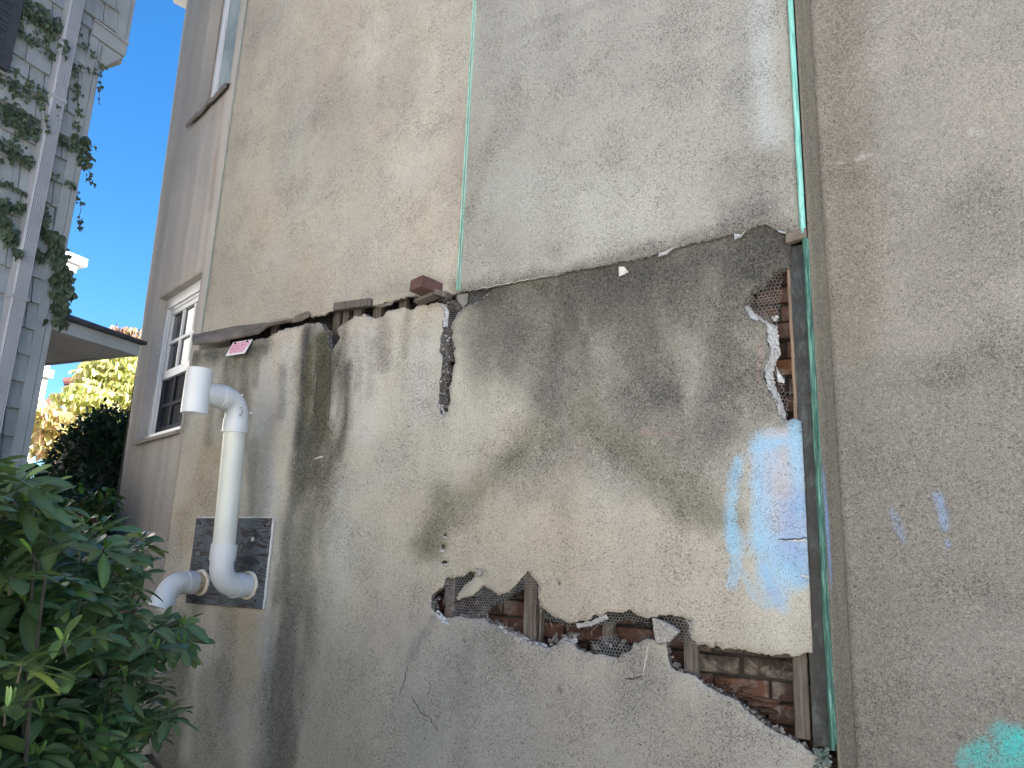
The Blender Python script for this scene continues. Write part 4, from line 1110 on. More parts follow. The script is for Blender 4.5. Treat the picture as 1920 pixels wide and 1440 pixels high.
mb = MB(); bbox(mb, i0, i1, zf0 + .02, zm - .02, R0 - .05, R0 - .0455); mb.build('pane', M['screen'], win)
mb = MB(); a = bpt((s0 + s1) / 2 + .01, z0 - .002, -.02)
mb.box(a, FD * ((s1 - s0) / 2 + .03), FN * .05 + np.array([0, 0, -.02]), (0, 0, .012)); sl = mb.build('sill', simple('sill_stucco', (0.22, 0.20, 0.175), (0.30, 0.275, 0.245), 8, .9, .6, 60), win)
mb = MB(); bbox(mb, s0 - .1, s1 + .1, z0 - .1, z1 + .1, -.6, -.58); mb.build('dark_room', M['void'], building)  # near-black panel, its colour stands in for the unlit room
# upper window
s0, s1, z0, z1 = W2
mb = MB()
bbox(mb, s1 - .11, s1 - .002, z0, z1, R0 - .06, R0 - .03); bbox(mb, s0 - .02, s1 - .11, z1 - .07, z1, R0 - .06, R0 - .02)
win = mb.build('window', simple('taupe_jamb', (0.30, 0.255, 0.225), (0.40, 0.35, 0.31), 6, .7), building)
mb = MB()
bbox(mb, s1 - .17, s1 - .11, z0 + .02, z1 - .07, R0 - .05, R0 - .008); bbox(mb, s0 - .02, s1 - .17, z0 + .01, z0 + .05, R0 - .05, R0 - .012); bbox(mb, s0 - .02, s1 - .17, z0 + 1.02, z0 + 1.07, R0 - .05, R0 - .012)
bevel(mb.build('sash', M['white_frame'], win), .004)
mb = MB(); bbox(mb, s0 - .02, s1 - .165, z0 + .03, z1 - .07, R0 - .042, R0 - .038); mb.build('pane', M['glass'], win)
vs = []; fs = []
for i in range(41):
    s = s0 - .02 + (s1 - .17 - s0) * i / 40; w = R0 - .0355 + .0 * math.sin(i)
    w = R0 - .030 + .006 * math.sin(i * 1.1) + .004 * math.sin(i * .37)
    vs += [bpt(s, z0 + .05, w), bpt(s, z1 - .08, w)]
    if i: q = i * 2; fs.append((q - 2, q, q + 1, q - 1))
cu = mesh_obj('curtain', vs, fs, M['curtain'], win, smooth=True)
vs = []; fs = []; r = random.Random(2)
for i in range(21):
    s = s0 - .03 + (s1 - s0 + .09) * i / 20; d = .012 * math.sin(i * .9) * (1 if 5 < i < 14 else .3)
    vs += [bpt(s, z0 + .03, R0 - .03), bpt(s, z0 - .010 + d, .035), bpt(s, z0 - .045 + d, .032)]
    if i: q = i * 3; fs += [(q - 3, q, q + 1, q - 2), (q - 2, q + 1, q + 2, q - 1)]
sl = mesh_obj('sill', vs, fs, M['rust_flash'], win); md = sl.modifiers.new('solid', 'SOLIDIFY'); md.thickness = .008

# ================================================================== THINGS ON THE WALL
# loose brick wedged over the gap
cb = on_y(804, 541, -.035)
mb = MB()
ex = .050 * np.array([.97, -.25, .06]); ey = .085 * np.array([.25, .97, -.06]); ez = .031 * np.array([.05, .06, 1.0])
mb.box(cb, ex, ey, ez)
lb = mb.build('loose_brick', simple('loose_brick_red', (0.075, 0.038, 0.034), (0.125, 0.066, 0.058), 20, .9, .7, 60)); bevel(lb, .005)
tag(lb, 'dark red loose brick sticking out of the gap in the stucco', 'brick')
mb = MB(); a = on_y(800, 560, -.02); mb.box(a, (.06, 0, .012), (0, .03, 0), (0, 0, .010)); mb.box(on_y(829, 551, -.03), (.035, .008, -.012), (0, .02, 0), (.004, 0, .014))
wd = mb.build('wood_wedge', M['old_wood']); bevel(wd, .003); tag(wd, 'weathered wood wedge lying under the loose red brick', 'wood scrap')
# hanging stucco fragment
def chunk(polypx, Y, tilt, th, name, label, cat='stucco fragment'):
    n = len(polypx); vs = []
    ymid = np.mean([q[1] for q in polypx])
    for s in (0, 1):
        for (x, y) in polypx:
            P = on_y(x, y, Y + tilt * (y - ymid) / 50.0); vs.append(P + np.array([0, th * s, 0]))
    fs = [tuple(range(n)), tuple(range(2 * n - 1, n - 1, -1))] + [(i, n + i, n + (i + 1) % n, (i + 1) % n) for i in range(n)]
    m = Mat(name + '_stucco'); g = m.noise(110, 3, .6); m.set(m.ramp(g, [(.35, (.16, .155, .145)), (.6, (.36, .345, .31))]), .95); m.bump(g, .8, .005)
    o = mesh_obj(name, vs, fs, m.m); bevel(o, .003, 1); return tag(o, label, cat)
chunk([(1222, 1158), (1240, 1163), (1262, 1174), (1274, 1184), (1254, 1204), (1230, 1207), (1226, 1190)], -.008, -.02, .022, 'stucco_fragment', 'pointed grey stucco fragment hanging from wire between the two lower holes')
chunk([(892, 1065), (904, 1066), (902, 1078), (892, 1083)], -.035, 0, .015, 'stucco_fragment', 'tiny square stucco chip caught at the upper left of the big hole')
o = chunk([(1455, 686), (1462, 700), (1471, 712), (1470, 718), (1458, 716)], .035, 0, .012, 'plaster_shard', 'white plaster shard caught in front of the bricks beside the copper corner', 'plaster shard')
o.data.materials[0] = M['white_plaster']

# plywood panel
px0, px1, pz0, pz1, PY = -3.822, -3.215, 1.348, 1.815, -.055
pan = thing('plywood_panel', 'square of blackened weathered plywood screwed to the stucco behind the pipes', 'panel', ((px0 + px1) / 2, PY, pz0))
mb = MB(); mb.abox(px0, px1, PY - .022, PY + .004, pz0, pz1); bevel(mb.build('board', M['plywood'], pan), .003)
mb = MB(); r = random.Random(8)
for (a, b) in (((px1 + .004, pz0), (px1 + .006, pz1)), ((px0, pz1 + .003), (px1, pz1 + .004))):
    k = 26; mb.tube([(a[0] + (b[0] - a[0]) * i / k + r.uniform(-.002, .002), PY - .008, a[1] + (b[1] - a[1]) * i / k + r.uniform(-.002, .002)) for i in range(k + 1)], .008, 6)
auto_smooth(mb.build('caulk', M['caulk'], pan))
for (x, z) in ((px0 + .04, pz0 + .03), (px1 - .05, pz0 + .04), (px1 - .04, pz1 - .04), (px0 + .04, pz1 - .03)):
    mb = MB(); mb.tube([(x, PY - .025, z), (x, PY - .018, z)], .008, 10); mb.build('screw', M['screw'], pan)
mb = MB(); P = on_x(472, 1011, -3.33); P = on_y(474, 1011, PY - .022); mb.tube([P + np.array([0, -.002, 0]), P + np.array([0, .001, 0])], .012, 10); mb.build('screw', M['foam'], pan)

# tall vent pipe
VX = -3.331; RP = .057
def arc(c, r, a0, a1, n=14):                             # in the Y-Z plane
    return [(VX, c[0] + r * math.cos(a0 + (a1 - a0) * i / n), c[1] + r * math.sin(a0 + (a1 - a0) * i / n)) for i in range(n + 1)]
vp = thing('vent_pipe', 'tall white plastic vent pipe rising from the plywood to a tee end', 'pipe', (VX, -.08, 1.464))
yv0, yv1 = -.262, -.285; ze = 1.464
mb = MB(); mb.tube([(VX, yv0 + .0, 1.60), (VX, yv1, 2.31)], RP, 28); auto_smooth(mb.build('riser', M['pvc_cream'], vp))
mb = MB()
E1 = [(VX, -.150, ze)] + [(VX, -.162 - .10 * math.sin(a), ze + .10 - .10 * math.cos(a)) for a in np.linspace(0, math.pi / 2, 14)] + [(VX, yv0, 1.585)]
mb.tube(E1, .060, 28); mb.tube([(VX, yv0, 1.585), (VX, yv0, 1.668)], .0655, 28); mb.tube([(VX, -.175, ze), (VX, -.128, ze)], .0650, 28)
auto_smooth(mb.build('lower_elbow', M['pvc'], vp), 35)
mb = MB(); mb.tube([(VX, -.135, ze), (VX, -.075, ze)], RP, 28); auto_smooth(mb.build('wall_stub', M['pvc'], vp))
mb = MB(); r = random.Random(5); mb.tube([(VX + .066 * math.cos(a), -.082 + r.uniform(-.003, .003), ze + .066 * math.sin(a)) for a in np.linspace(0, 2 * math.pi, 28)], .009, 6); auto_smooth(mb.build('sealant', M['foam'], vp))
mb = MB()
zu = 2.418
E2 = [(VX, yv1, 2.30)] + [(VX, yv1 - .085 + .085 * math.cos(a), zu - .085 + .085 * math.sin(a)) for a in np.linspace(0, math.pi / 2, 14)] + [(VX, yv1 - .10, zu)]
E2 = [(VX, yv1, 2.26)] + E2[0:]
mb.tube(E2, .060, 28); mb.tube([(VX, yv1, 2.245), (VX, yv1, 2.318)], .0655, 28); mb.tube([(VX, yv1 - .085, zu), (VX, yv1 - .125, zu)], .0645, 28)
for (y, z) in ((yv1 - .03, zu + .03), (yv1 + .045, zu - .05)):
    mb.tube([(VX + .05, y, z - .01), (VX + .066, y - .003, z - .008)], .006, 8)
auto_smooth(mb.build('upper_elbow', M['pvc'], vp), 35)
mb = MB()
mb.tube([(VX, yv1 - .12, zu), (VX, -.55, zu)], .0605, 28)
auto_smooth(mb.build('tee_arm', M['pvc'], vp))
def hollow(mb, p0, p1, r, wall=.006, n=28):
    p0 = np.array(p0); p1 = np.array(p1); d = p1 - p0; d = d / np.linalg.norm(d)
    ring = []
    u = np.cross(d, [1, 0, 0]) if abs(d[0]) < .9 else np.cross(d, [0, 1, 0]); u /= np.linalg.norm(u); w = np.cross(d, u)
    vs = []
    for (P, rr) in ((p0, r), (p1, r), (p1, r - wall), (p0, r - wall)):
        for k in range(n): a = 2 * math.pi * k / n; vs.append(P + rr * (u * math.cos(a) + w * math.sin(a)))
    fs = []
    for q in range(4):
        for k in range(n): k2 = (k + 1) % n; fs.append((q * n + k, q * n + k2, ((q + 1) % 4) * n + k2, ((q + 1) % 4) * n + k))
    mb.add(vs, fs)
mb = MB(); hollow(mb, (VX, -.545, 2.300), (VX, -.545, 2.530), .0655)
te = mb.build('tee_end', M['pvc'], vp); auto_smooth(te, 35)
# raised moulded mark on the elbow
mb = MB()
for k in range(4): mb.box((VX + .0605, yv1 - .028 + .011 * math.sin(k), zu - .045 - .014 * k), (.0015, 0, 0), (0, .006, .002), (0, 0, .004))
mb.build('moulded_mark', simple('mark_grey', (0.28, 0.29, 0.30), (0.34, 0.35, 0.36), 5), vp)

# short outlet
V2 = -3.707
op = thing('outlet_pipe', 'short white plastic outlet bending down beside the rhododendron leaves', 'pipe', (V2, -.08, 1.462))
z2 = 1.462
mb = MB(); mb.tube([(V2, -.075, z2), (V2, -.145, z2)], .054, 26); auto_smooth(mb.build('stained_stub', M['stained_pvc'], op))
mb = MB(); r = random.Random(6); mb.tube([(V2 + .062 * math.cos(a), -.084 + r.uniform(-.004, .004), z2 + .062 * math.sin(a)) for a in np.linspace(0, 2 * math.pi, 26)], .011, 6); auto_smooth(mb.build('sealant', M['foam'], op))
mb = MB()
pth = [(V2, -.13, z2)] + [(V2, -.195 - .10 * math.sin(a), z2 - .10 + .10 * math.cos(a)) for a in np.linspace(0, 1.25, 14)]
e = np.array(pth[-1]); d = e - np.array(pth[-2]); d /= np.linalg.norm(d)
mb.tube(pth + [e + d * .02], .0575, 26); mb.tube([(V2, -.130, z2), (V2, -.185, z2)], .063, 26)
hollow(mb, e + d * .012, e + d * .072, .0630)
mb.tube([(V2 + .05, -.205, z2 + .02), (V2 + .064, -.206, z2 + .022)], .006, 8); mb.tube([(V2 + .045, -.245, z2 - .01), (V2 + .062, -.247, z2 - .009)], .006, 8)
auto_smooth(mb.build('elbow', M['pvc'], op), 35)

# warning sign
A = low(440, 645); Bq = low(476, 638)
sw = .170; sh = .118
SL = np.array([-3.52, 0, 0])
c = (low(440, 645) + low(476, 638)) / 2
sg = thing('warning_sign', 'small white and faded pink gas vent notice under the rusty flashing', 'sign', tuple(c))
wv = np.array([1, 0, 0.0]); dv = np.array([0, -.40, -.92]); dv /= np.linalg.norm(dv); nv = np.cross(wv, dv); nv = nv if nv[1] < 0 else -nv
hw = abs(Bq[0] - A[0]) / 2
sh = .105
top = c + nv * .012
mid = top + dv * sh / 2
mb = MB(); mb.box(mid, wv * hw, dv * sh / 2, nv * .002); bevel(mb.build('plate', M['sign_white'], sg), .001, 1)
mb = MB(); mb.box(mid + nv * .0026 - dv * .004, wv * (hw - .012), dv * (sh / 2 - .018), nv * .0003); mb.build('pink_panel', M['sign_pink'], sg)
for sx in (-1, 1):
    mb = MB()
    mb.box(mid + nv * .0030 + wv * sx * (hw - .010) - dv * .022, wv * .0016, dv * .026, nv * .0003); mb.box(mid + nv * .0031 + wv * sx * (hw - .016) - dv * .0465, wv * .0075, dv * .0016, nv * .0003)
    mb.build('border', M['sign_red'], sg)
def lettering(txt, center, size, xdir, ydir, nrm, mat, parent, fitw=None):
    cu = bpy.data.curves.new('lettering', 'FONT'); cu.body = txt; cu.size = 1.0; cu.align_x = 'CENTER'; cu.align_y = 'CENTER'; cu.extrude = .01; cu.offset = .012
    tmp = bpy.data.objects.new('lettering_tmp', cu); COL.objects.link(tmp)
    bpy.context.view_layer.update()
    me = bpy.data.meshes.new_from_object(tmp.evaluated_get(bpy.context.evaluated_depsgraph_get()))
    bpy.data.objects.remove(tmp); bpy.data.curves.remove(cu)
    co = np.empty(len(me.vertices) * 3, dtype=np.float32); me.vertices.foreach_get('co', co); co = co.reshape(-1, 3)
    sx = size
    if fitw: sx = fitw / (co[:, 0].max() - co[:, 0].min())
    co2 = np.array(center)[None, :] + co[:, :1] * sx * np.array(xdir)[None, :] + co[:, 1:2] * size * np.array(ydir)[None, :] + co[:, 2:] * .03 * np.array(nrm)[None, :]
    me.vertices.foreach_set('co', co2.astype(np.float32).ravel()); me.materials.clear(); me.materials.append(mat); me.update()
    o = bpy.data.objects.new('lettering', me); COL.objects.link(o); o.parent = parent
    o.matrix_parent_inverse = Matrix.Translation(parent.location).inverted(); return o
for txt, f, sz, fw_ in (('GAS VENT', -.34, .026, .10), ('DIRECTLY BELOW', -.12, .022, .125), ('KEEP CLEAR OF ALL', .10, .022, .13), ('OBSTRUCTIONS', .32, .022, .115)):
    lettering(txt, mid + dv * sh * f + nv * .0034, sz, wv, -dv, nv, M['sign_red'], sg, min(fw_, hw * 2 - .03))
for sx in (-1, 1):
    P = mid - dv * sh * .36 + wv * sx * (hw - .030) + nv * .004; mb = MB(); mb.tube([P - nv * .012, P + nv * .003], .0075, 10); mb.build('screw', M['screw'], sg)

#@@PART2
# ================================================================== THE SHINGLED HOUSE ON THE LEFT
HY = math.radians(6.0)
HD = np.array([-math.sin(HY), math.cos(HY), 0.0]); HN = np.array([math.cos(HY), math.sin(HY), 0.0])
_d = ray(14, 1000); HO = CAM + 5.0 * _d / math.hypot(_d[0], _d[1]); HO[2] = 0
def hp(s, z, w=0.0): P = HO + HD * s + HN * w; return np.array([P[0], P[1], z])
def house(x, y, w=0.0):
    d = ray(x, y); t = (w - np.dot(CAM - HO, HN)) / np.dot(d, HN); P = CAM + t * d
    return float(np.dot(P - HO, HD)), float(P[2])
def hbox(mb, s0, s1, z0, z1, w0, w1, m=0):
    mb.box(hp((s0 + s1) / 2, (z0 + z1) / 2, (w0 + w1) / 2), HD * (s1 - s0) / 2, HN * (w1 - w0) / 2, (0, 0, (z1 - z0) / 2), m)
ho = thing('shingled_house', 'grey painted shingle house with ribbed downspout and overhanging upper corner', 'house', tuple(HO))
JET = 4.735                                              # underside of the jettied corner
def shingles(name, sa, sb, za, zb, seed, mat, parent, place=hp, expo=.150):
    r = random.Random(seed); mb = MB(); cols = []
    z = za; row = 0
    while z < zb - .02:
        top = min(z + expo + .03, zb + .02)
        s = sa - r.uniform(0, .1)
        while s < sb:
            w = r.choice([.09, .12, .15, .17, .20, .24]); a = max(s, sa); b = min(s + w - .006, sb)
            if b - a > .012:
                jz = r.uniform(-.004, .004); th = .020 + r.uniform(0, .006)
                v = [place(a, z + jz, .004), place(b, z + jz, .004), place(b, z + jz, .004 + th), place(a, z + jz, .004 + th), place(a, top, .001), place(b, top, .001), place(b, top, .003), place(a, top, .003)]
                mb.add(v, [(0, 1, 2, 3), (3, 2, 6, 7), (1, 5, 6, 2), (0, 3, 7, 4)])
                k = r.uniform(.88, 1.08); cols += [(k, k, k * r.uniform(.98, 1.03), 1)] * 8
            s += w
        z += expo; row += 1
    o = mb.build(name, mat, parent)
    at = o.data.attributes.new('tint', 'FLOAT_COLOR', 'POINT'); at.data.foreach_set('color', np.array(cols, dtype=np.float32).ravel())
    return o
mb = MB(); hbox(mb, -2.4, .015, 0, 7.6, -5.0, -.002); mb.build('wall', simple('house_backing', (0.05, 0.055, 0.06), (0.08, 0.085, 0.09), 4), ho)
shingles('shingle_cladding', -2.4, -.075, 0.4, JET + .09, 1, M['shingle'], ho)
shingles('upper_cladding', -2.4, .080, JET + .105, 6.6, 2, M['shingle'], ho)
mb = MB(); hbox(mb, -.075, -.016, 0, JET - .018, 0, .022); hbox(mb, -.012, .024, 0, JET - .02, -.08, .018); cbd = mb.build('corner_board', M['house_trim'], ho); bevel(cbd, .003)
mb = MB(); hbox(mb, .082, .150, JET + .10, 6.6, 0, .020); hbox(mb, .154, .178, JET + .04, 6.6, -.08, .016); bevel(mb.build('upper_corner_board', M['house_trim'], ho), .003)
mb = MB(); hbox(mb, -.4, .172, JET - .02, 7.6, -4.0, -.004); mb.build('jetty', M['house_trim'], ho)
mb = MB(); hbox(mb, -.072, .165, JET - .015, JET + .075, .0, .030); bevel(mb.build('jetty_trim', M['house_trim'], ho), .004)
mb = MB(); hbox(mb, -.078, .170, JET + .075, JET + .088, .0, .042); bevel(mb.build('drip_cap', M['spout'], ho), .003)
mb = MB(); hbox(mb, .02, .175, JET - .05, JET - .024, -2.0, -.01); mb.build('jetty_soffit', M['soffit'], ho)
mb = MB(); mb.add([hp(.0, JET - .02, .018), hp(.16, JET - .02, .018), hp(.0, JET - .22, .018), hp(.0, JET - .02, -.05), hp(.16, JET - .02, -.05), hp(.0, JET - .22, -.05)], [(0, 2, 1), (3, 4, 5), (0, 1, 4, 3), (1, 2, 5, 4), (0, 3, 5, 2)])
mb.build('bracket', M['house_trim'], ho)
# ribbed downspout
mb = MB(); n = 7; sc, hw_ = -.222, .040
prof = []
for i in range(n * 2 + 1):
    t = i / (n * 2); prof.append((sc - hw_ + 2 * hw_ * t, .073 + (.0075 if i % 2 else 0.0)))
prof = [(sc - hw_ - .003, .012), (sc - hw_ - .003, .070)] + prof + [(sc + hw_ + .003, .070), (sc + hw_ + .003, .012)]
zs = np.linspace(.4, 6.6, 30)
vs = []
for z in zs:
    for (s, w) in prof: vs.append(hp(s, z, w))
m_ = len(prof); fs = []
for i in range(len(zs) - 1):
    for k in range(m_ - 1): fs.append((i * m_ + k, i * m_ + k + 1, (i + 1) * m_ + k + 1, (i + 1) * m_ + k))
mesh_obj('downspout', vs, fs, M['spout'], ho)
for z in (house(95, 190)[1], house(20, 560)[1], 5.6):
    mb = MB(); hbox(mb, sc - hw_ - .007, sc + hw_ + .007, z - .012, z + .012, .012, .083); bevel(mb.build('spout_strap', M['spout'], ho), .003)
# dark shutter at the frame edge
mb = MB(); hbox(mb, -1.15, -.505, 4.16, 5.6, .02, .060)
for k in range(24): z = 4.22 + k * .055; mb.box(hp(-.83, z, .062), HD * .27, HN * .006 + np.array([0, 0, -.008]), (0, 0, .012))
bevel(mb.build('shutter', M['shutter'], ho), .003)
# porch roof running out behind the corner
pz, pe = 2.840, .625
mb = MB(); hbox(mb, .026, pe, pz, pz + .078, -.028, .004); bevel(mb.build('porch_fascia', M['house_trim'], ho), .003)
mb = MB(); hbox(mb, pe - .028, pe - .001, pz + .002, pz + .078, -1.0, -.03); mb.build('porch_fascia', M['house_trim'], ho)
mb = MB(); hbox(mb, .02, pe - .03, pz + .008, pz + .02, -1.0, -.03); mb.build('porch_soffit', M['soffit'], ho)
mb = MB()
e0, e1 = pz + .080, pz + .105
ap = [hp(.02, pz + .205, -.12), hp(.16, pz + .185, -.30), hp(.16, pz + .20, -1.0), hp(.02, pz + .20, -1.0)]
vs = [hp(.02, e0, .020), hp(pe + .02, e0, .020), hp(pe + .02, e0, -1.02), hp(.02, e1, .020), hp(pe + .02, e1, .020), hp(pe + .02, e1, -1.02)] + [hp(.02, house(112, 560, -.2)[1], -.20), hp(.22, house(112, 560, -.2)[1], -.42), hp(.22, house(112, 560, -.2)[1], -1.02), hp(.02, e0, -1.02)]
mb.add(vs, [(0, 1, 4, 3), (1, 2, 5, 4), (3, 4, 7, 6), (4, 5, 8, 7), (0, 9, 2, 1)])
mb.build('porch_roof', M['roof_dark'], ho)
mb = MB(); mb.tube([hp(.03, e0 + .008, .030), hp(pe + .02, e0 + .008, .030)], .014, 8); auto_smooth(mb.build('porch_gutter', M['shutter'], ho))
mb = MB(); hbox(mb, -2.6, .3, 7.6, 7.75, -5.2, .35); mb.build('eave', M['house_trim'], ho)

# ------------------------------------------------------------------ leaves
def leaf_verts(P, d, up, L, W, droop=.25, fold=.18, shape='ellipse'):
    d = d / np.linalg.norm(d); sd = np.cross(d, up); sd = sd / (np.linalg.norm(sd) + 1e-9); nn = np.cross(sd, d)
    if shape == 'ellipse': prof = [(0.0, .08), (.14, .50), (.36, .92), (.62, 1.0), (.84, .74), (.95, .38), (1.0, .05)]
    elif shape == 'lobe': prof = [(0.0, .35), (.12, .85), (.38, 1.0), (.55, .55), (1.0, .04)]
    else: prof = [(0.0, .1), (.35, 1.0), (1.0, .05)]
    vs = []
    for (t, w) in prof:
        c = P + d * L * t - np.array([0, 0, 1]) * droop * L * t * t
        e = nn * fold * W * w
        vs += [c + sd * W * .5 * w + e, c, c - sd * W * .5 * w + e]
    fs = []
    for i in range(len(prof) - 1):
        a = i * 3; fs += [(a, a + 1, a + 4, a + 3), (a + 1, a + 2, a + 5, a + 4)]
    return vs, fs
class Leaves:
    def __init__(s): s.V = []; s.F = []; s.C = []; s.n = 0
    def add(s, vs, fs, c):
        s.V += vs; s.F += [tuple(i + s.n for i in f) for f in fs]; s.n += len(vs); s.C += [tuple(c) + (1,)] * len(vs)
    def build(s, name, mat, parent, smooth=True):
        o = mesh_obj(name, s.V, s.F, mat, parent, smooth=smooth)
        at = o.data.attributes.new('tint', 'FLOAT_COLOR', 'POINT'); at.data.foreach_set('color', np.array(s.C, dtype=np.float32).ravel()); return o

# rhododendron: whorls of long leaves at the ends of branching stems
def inpoly_px(x, y, pl): return bool(inside(np.array([x]), np.array([y]), pl)[0])
BUSH = [(-420, 1000), (-200, 900), (-40, 872), (30, 885), (62, 915), (95, 955), (140, 985), (185, 985), (225, 1000), (240, 985), (268, 990), (283, 1020), (262, 1050), (250, 1075), (290, 1082), (285, 1105), (262, 1118), (275, 1160),
        (330, 1155), (375, 1185), (345, 1230), (300, 1235), (270, 1250), (300, 1285), (325, 1345), (300, 1380), (270, 1400), (270, 1480), (230, 1800), (-420, 1900)]
bu = thing('rhododendron_bush', 'large glossy dark green rhododendron bush in front of the pipes at the wall foot', 'bush', tuple(at_t(60, 1420, 3.1) * np.array([1, 1, 0])))
r = random.Random(11)
lv = Leaves(); br = MB()
base = np.array(bu.location) + np.array([0, 0, .0])
whorls = []
tries = 0
while len(whorls) < 1050 and tries < 20000:
    tries += 1
    x = r.uniform(-420, 390); y = r.uniform(870, 1880)
    if not inpoly_px(x, y, BUSH) or (262 < x < 420 and 1050 < y < 1168): continue
    tc = 2.55 + 1.15 * max(0, min(1, (x + 100) / 450.0))
    if y < 1000: tc -= .2
    P = at_t(x, y, tc + r.uniform(-.55, .50) + (.25 if r.random() < .35 else 0))
    if P[2] < .10: continue
    if P[1] > -.22: continue
    if min([np.linalg.norm(P - q) for q in whorls[-400:]] + [9]) < .05: continue
    whorls.append(P)
for (x, y, t) in ((330, 1190, 4.05), (300, 1175, 3.9), (345, 1205, 4.0), (265, 1010, 3.75), (250, 1030, 3.7), (262, 1070, 3.7), (300, 1290, 3.9), (318, 1340, 3.85), (290, 1365, 3.8), (275, 1240, 3.75), (312, 1215, 3.85),
                  (40, 905, 2.2), (20, 930, 2.1), (50, 950, 2.2), (70, 935, 2.35), (95, 1010, 2.3), (60, 1040, 2.1), (120, 1210, 2.0), (40, 1250, 1.9), (110, 1270, 2.05), (10, 1330, 1.95), (150, 1130, 2.5), (20, 1090, 2.0), (200, 1050, 3.2), (175, 1195, 2.6), (210, 1300, 3.0), (150, 1380, 2.6)):
    whorls.append(at_t(x, y, t))
def whorl(P, big=1.0, out=None):
    ax = np.array([r.uniform(-.35, .65), r.uniform(-.9, .25), 1.0]); ax /= np.linalg.norm(ax)
    u = np.cross(ax, [1, .3, 0]); u /= np.linalg.norm(u); v = np.cross(ax, u)
    n = r.randint(7, 11); a0 = r.uniform(0, 6.28)
    shade = r.uniform(.75, 1.35)
    for k in range(n):
        a = a0 + 2 * math.pi * k / n + r.uniform(-.25, .25); el = r.uniform(-.35, .55) if k % 2 else r.uniform(-.15, .25)
        d = (u * math.cos(a) + v * math.sin(a)) * math.cos(el) + ax * math.sin(el)
        L = r.uniform(.066, .112) * big; W = L * r.uniform(.33, .43)
        c = np.array((1.0, 1.0, 1.0)) * shade * r.uniform(.8, 1.2)
        if r.random() < .12: c = c * np.array((1.7, 1.5, 1.1))
        vs, fs = leaf_verts(P + d * .012 + ax * r.uniform(-.02, .015), d, ax, L, W, r.uniform(.05, .4), r.uniform(.05, .25))
        lv.add(vs, fs, c)
        for q in range(len(vs) - 20, len(vs), 3): lv.C[lv.n - len(vs) + q] = tuple(np.minimum(c * np.array((1.5, 1.35, 1.3)), 3)) + (1,)
    if r.random() < .5:
        for k in range(3):
            d = ax + np.array([r.uniform(-.4, .4), r.uniform(-.4, .4), 0]); vs, fs = leaf_verts(P, d, u, .045 * big, .011, 0, .3); lv.add(vs, fs, (1.7, 1.9, 1.2))
    br.tube([P + ax * .01, P - ax * .03], [.0020, .0024], 5, cap=False)
for P in whorls: whorl(P)
# stems from the ground up into the crown
for k in range(46):
    P = whorls[r.randrange(len(whorls))]
    b0 = base + np.array([r.uniform(-.5, .4), r.uniform(-.5, .3), 0]); mid = (b0 + P) / 2 + np.array([r.uniform(-.15, .15), r.uniform(-.15, .15), -.05])
    pts = [b0 * (1 - t) ** 2 + mid * 2 * t * (1 - t) + P * t * t for t in np.linspace(0, 1, 9)]
    br.tube(pts, list(np.linspace(.012, .003, 9)), 6, cap=False)
for (pxs) in (((205, 1050, 3.55), (225, 1030, 3.65), (250, 1010, 3.75)), ((185, 1255, 3.5), (240, 1240, 3.6), (265, 1235, 3.7), (278, 1205, 3.75)), ((160, 1360, 3.3), (215, 1385, 3.5), (285, 1365, 3.75)), ((150, 1330, 3.2), (200, 1260, 3.4), (240, 1170, 3.5), (262, 1120, 3.6)), ((180, 1270, 3.4), (240, 1252, 3.6), (262, 1250, 3.7), (275, 1200, 3.8))):
    pts = [at_t(*q) for q in pxs]; br.tube(pts, list(np.linspace(.009, .004, len(pts))), 6, cap=False)
lv.build('foliage', M['rhodo'], bu); auto_smooth(br.build('stem', simple('rhododendron_bark', (.025, .024, .018), (.075, .066, .05), 14, .9), bu))
# fallen branch at the foot of the wall
mb = MB(); pts = [at_t(240, 1432, 4.0), at_t(262, 1424, 4.0), at_t(282, 1420, 4.05), at_t(300, 1440, 4.1)]; mb.tube(pts, [.014, .018, .016, .012], 7)
tag(auto_smooth(mb.build('dead_branch', M['bark'])), 'bare grey dead branch lying under the rhododendron beside the wall', 'branch')

# ivy over the shingles
iv = thing('ivy_vine', 'straggling dark ivy creeping over the grey shingles and hanging off the house corner', 'climbing plant', tuple(hp(-.3, 0, .05)))
lv = Leaves(); stm = MB(); r = random.Random(31)
def ivleaf(P, nrm, size, hang=True):
    d = np.array([r.uniform(-.6, .6), r.uniform(-.6, .6), -1.0]); d /= np.linalg.norm(d)
    up_ = nrm + np.array([r.uniform(-.5, .5), r.uniform(-.5, .5), r.uniform(.1, .7)])
    c = np.array((1, 1, 1)) * r.uniform(.6, 1.5)
    vs, fs = leaf_verts(P, d, up_, size, size * r.uniform(.8, 1.0), r.uniform(-.1, .3), r.uniform(-.1, .3), 'lobe'); lv.add(vs, fs, c)
def trail(pxs, n, size, spread, w=.035, stem=True, wj=.02):
    pts = []
    for a, b in zip(pxs[:-1], pxs[1:]):
        L = math.hypot(b[0] - a[0], b[1] - a[1]); k = max(2, int(L / 10))
        for j in range(k): t = j / k; pts.append((a[0] + (b[0] - a[0]) * t + r.uniform(-2, 2), a[1] + (b[1] - a[1]) * t + r.uniform(-2, 2)))
    pts.append(pxs[-1])
    if stem:
        S = [hp(*house(x, y, w * .6), w * .6) for x, y in pts]; stm.tube(S, .0022, 4, cap=False)
    for _ in range(int(n * 1.25)):
        x, y = pts[r.randrange(len(pts))]; x += r.gauss(0, spread); y += r.gauss(0, spread * .7)
        ww = w + r.uniform(-wj, wj); s, z = house(x, y, ww)
        ivleaf(hp(s, z, ww), HN, size * r.uniform(.45, 1.05))
trail([(30, 10), (70, 25), (118, 60)], 260, .034, 13)
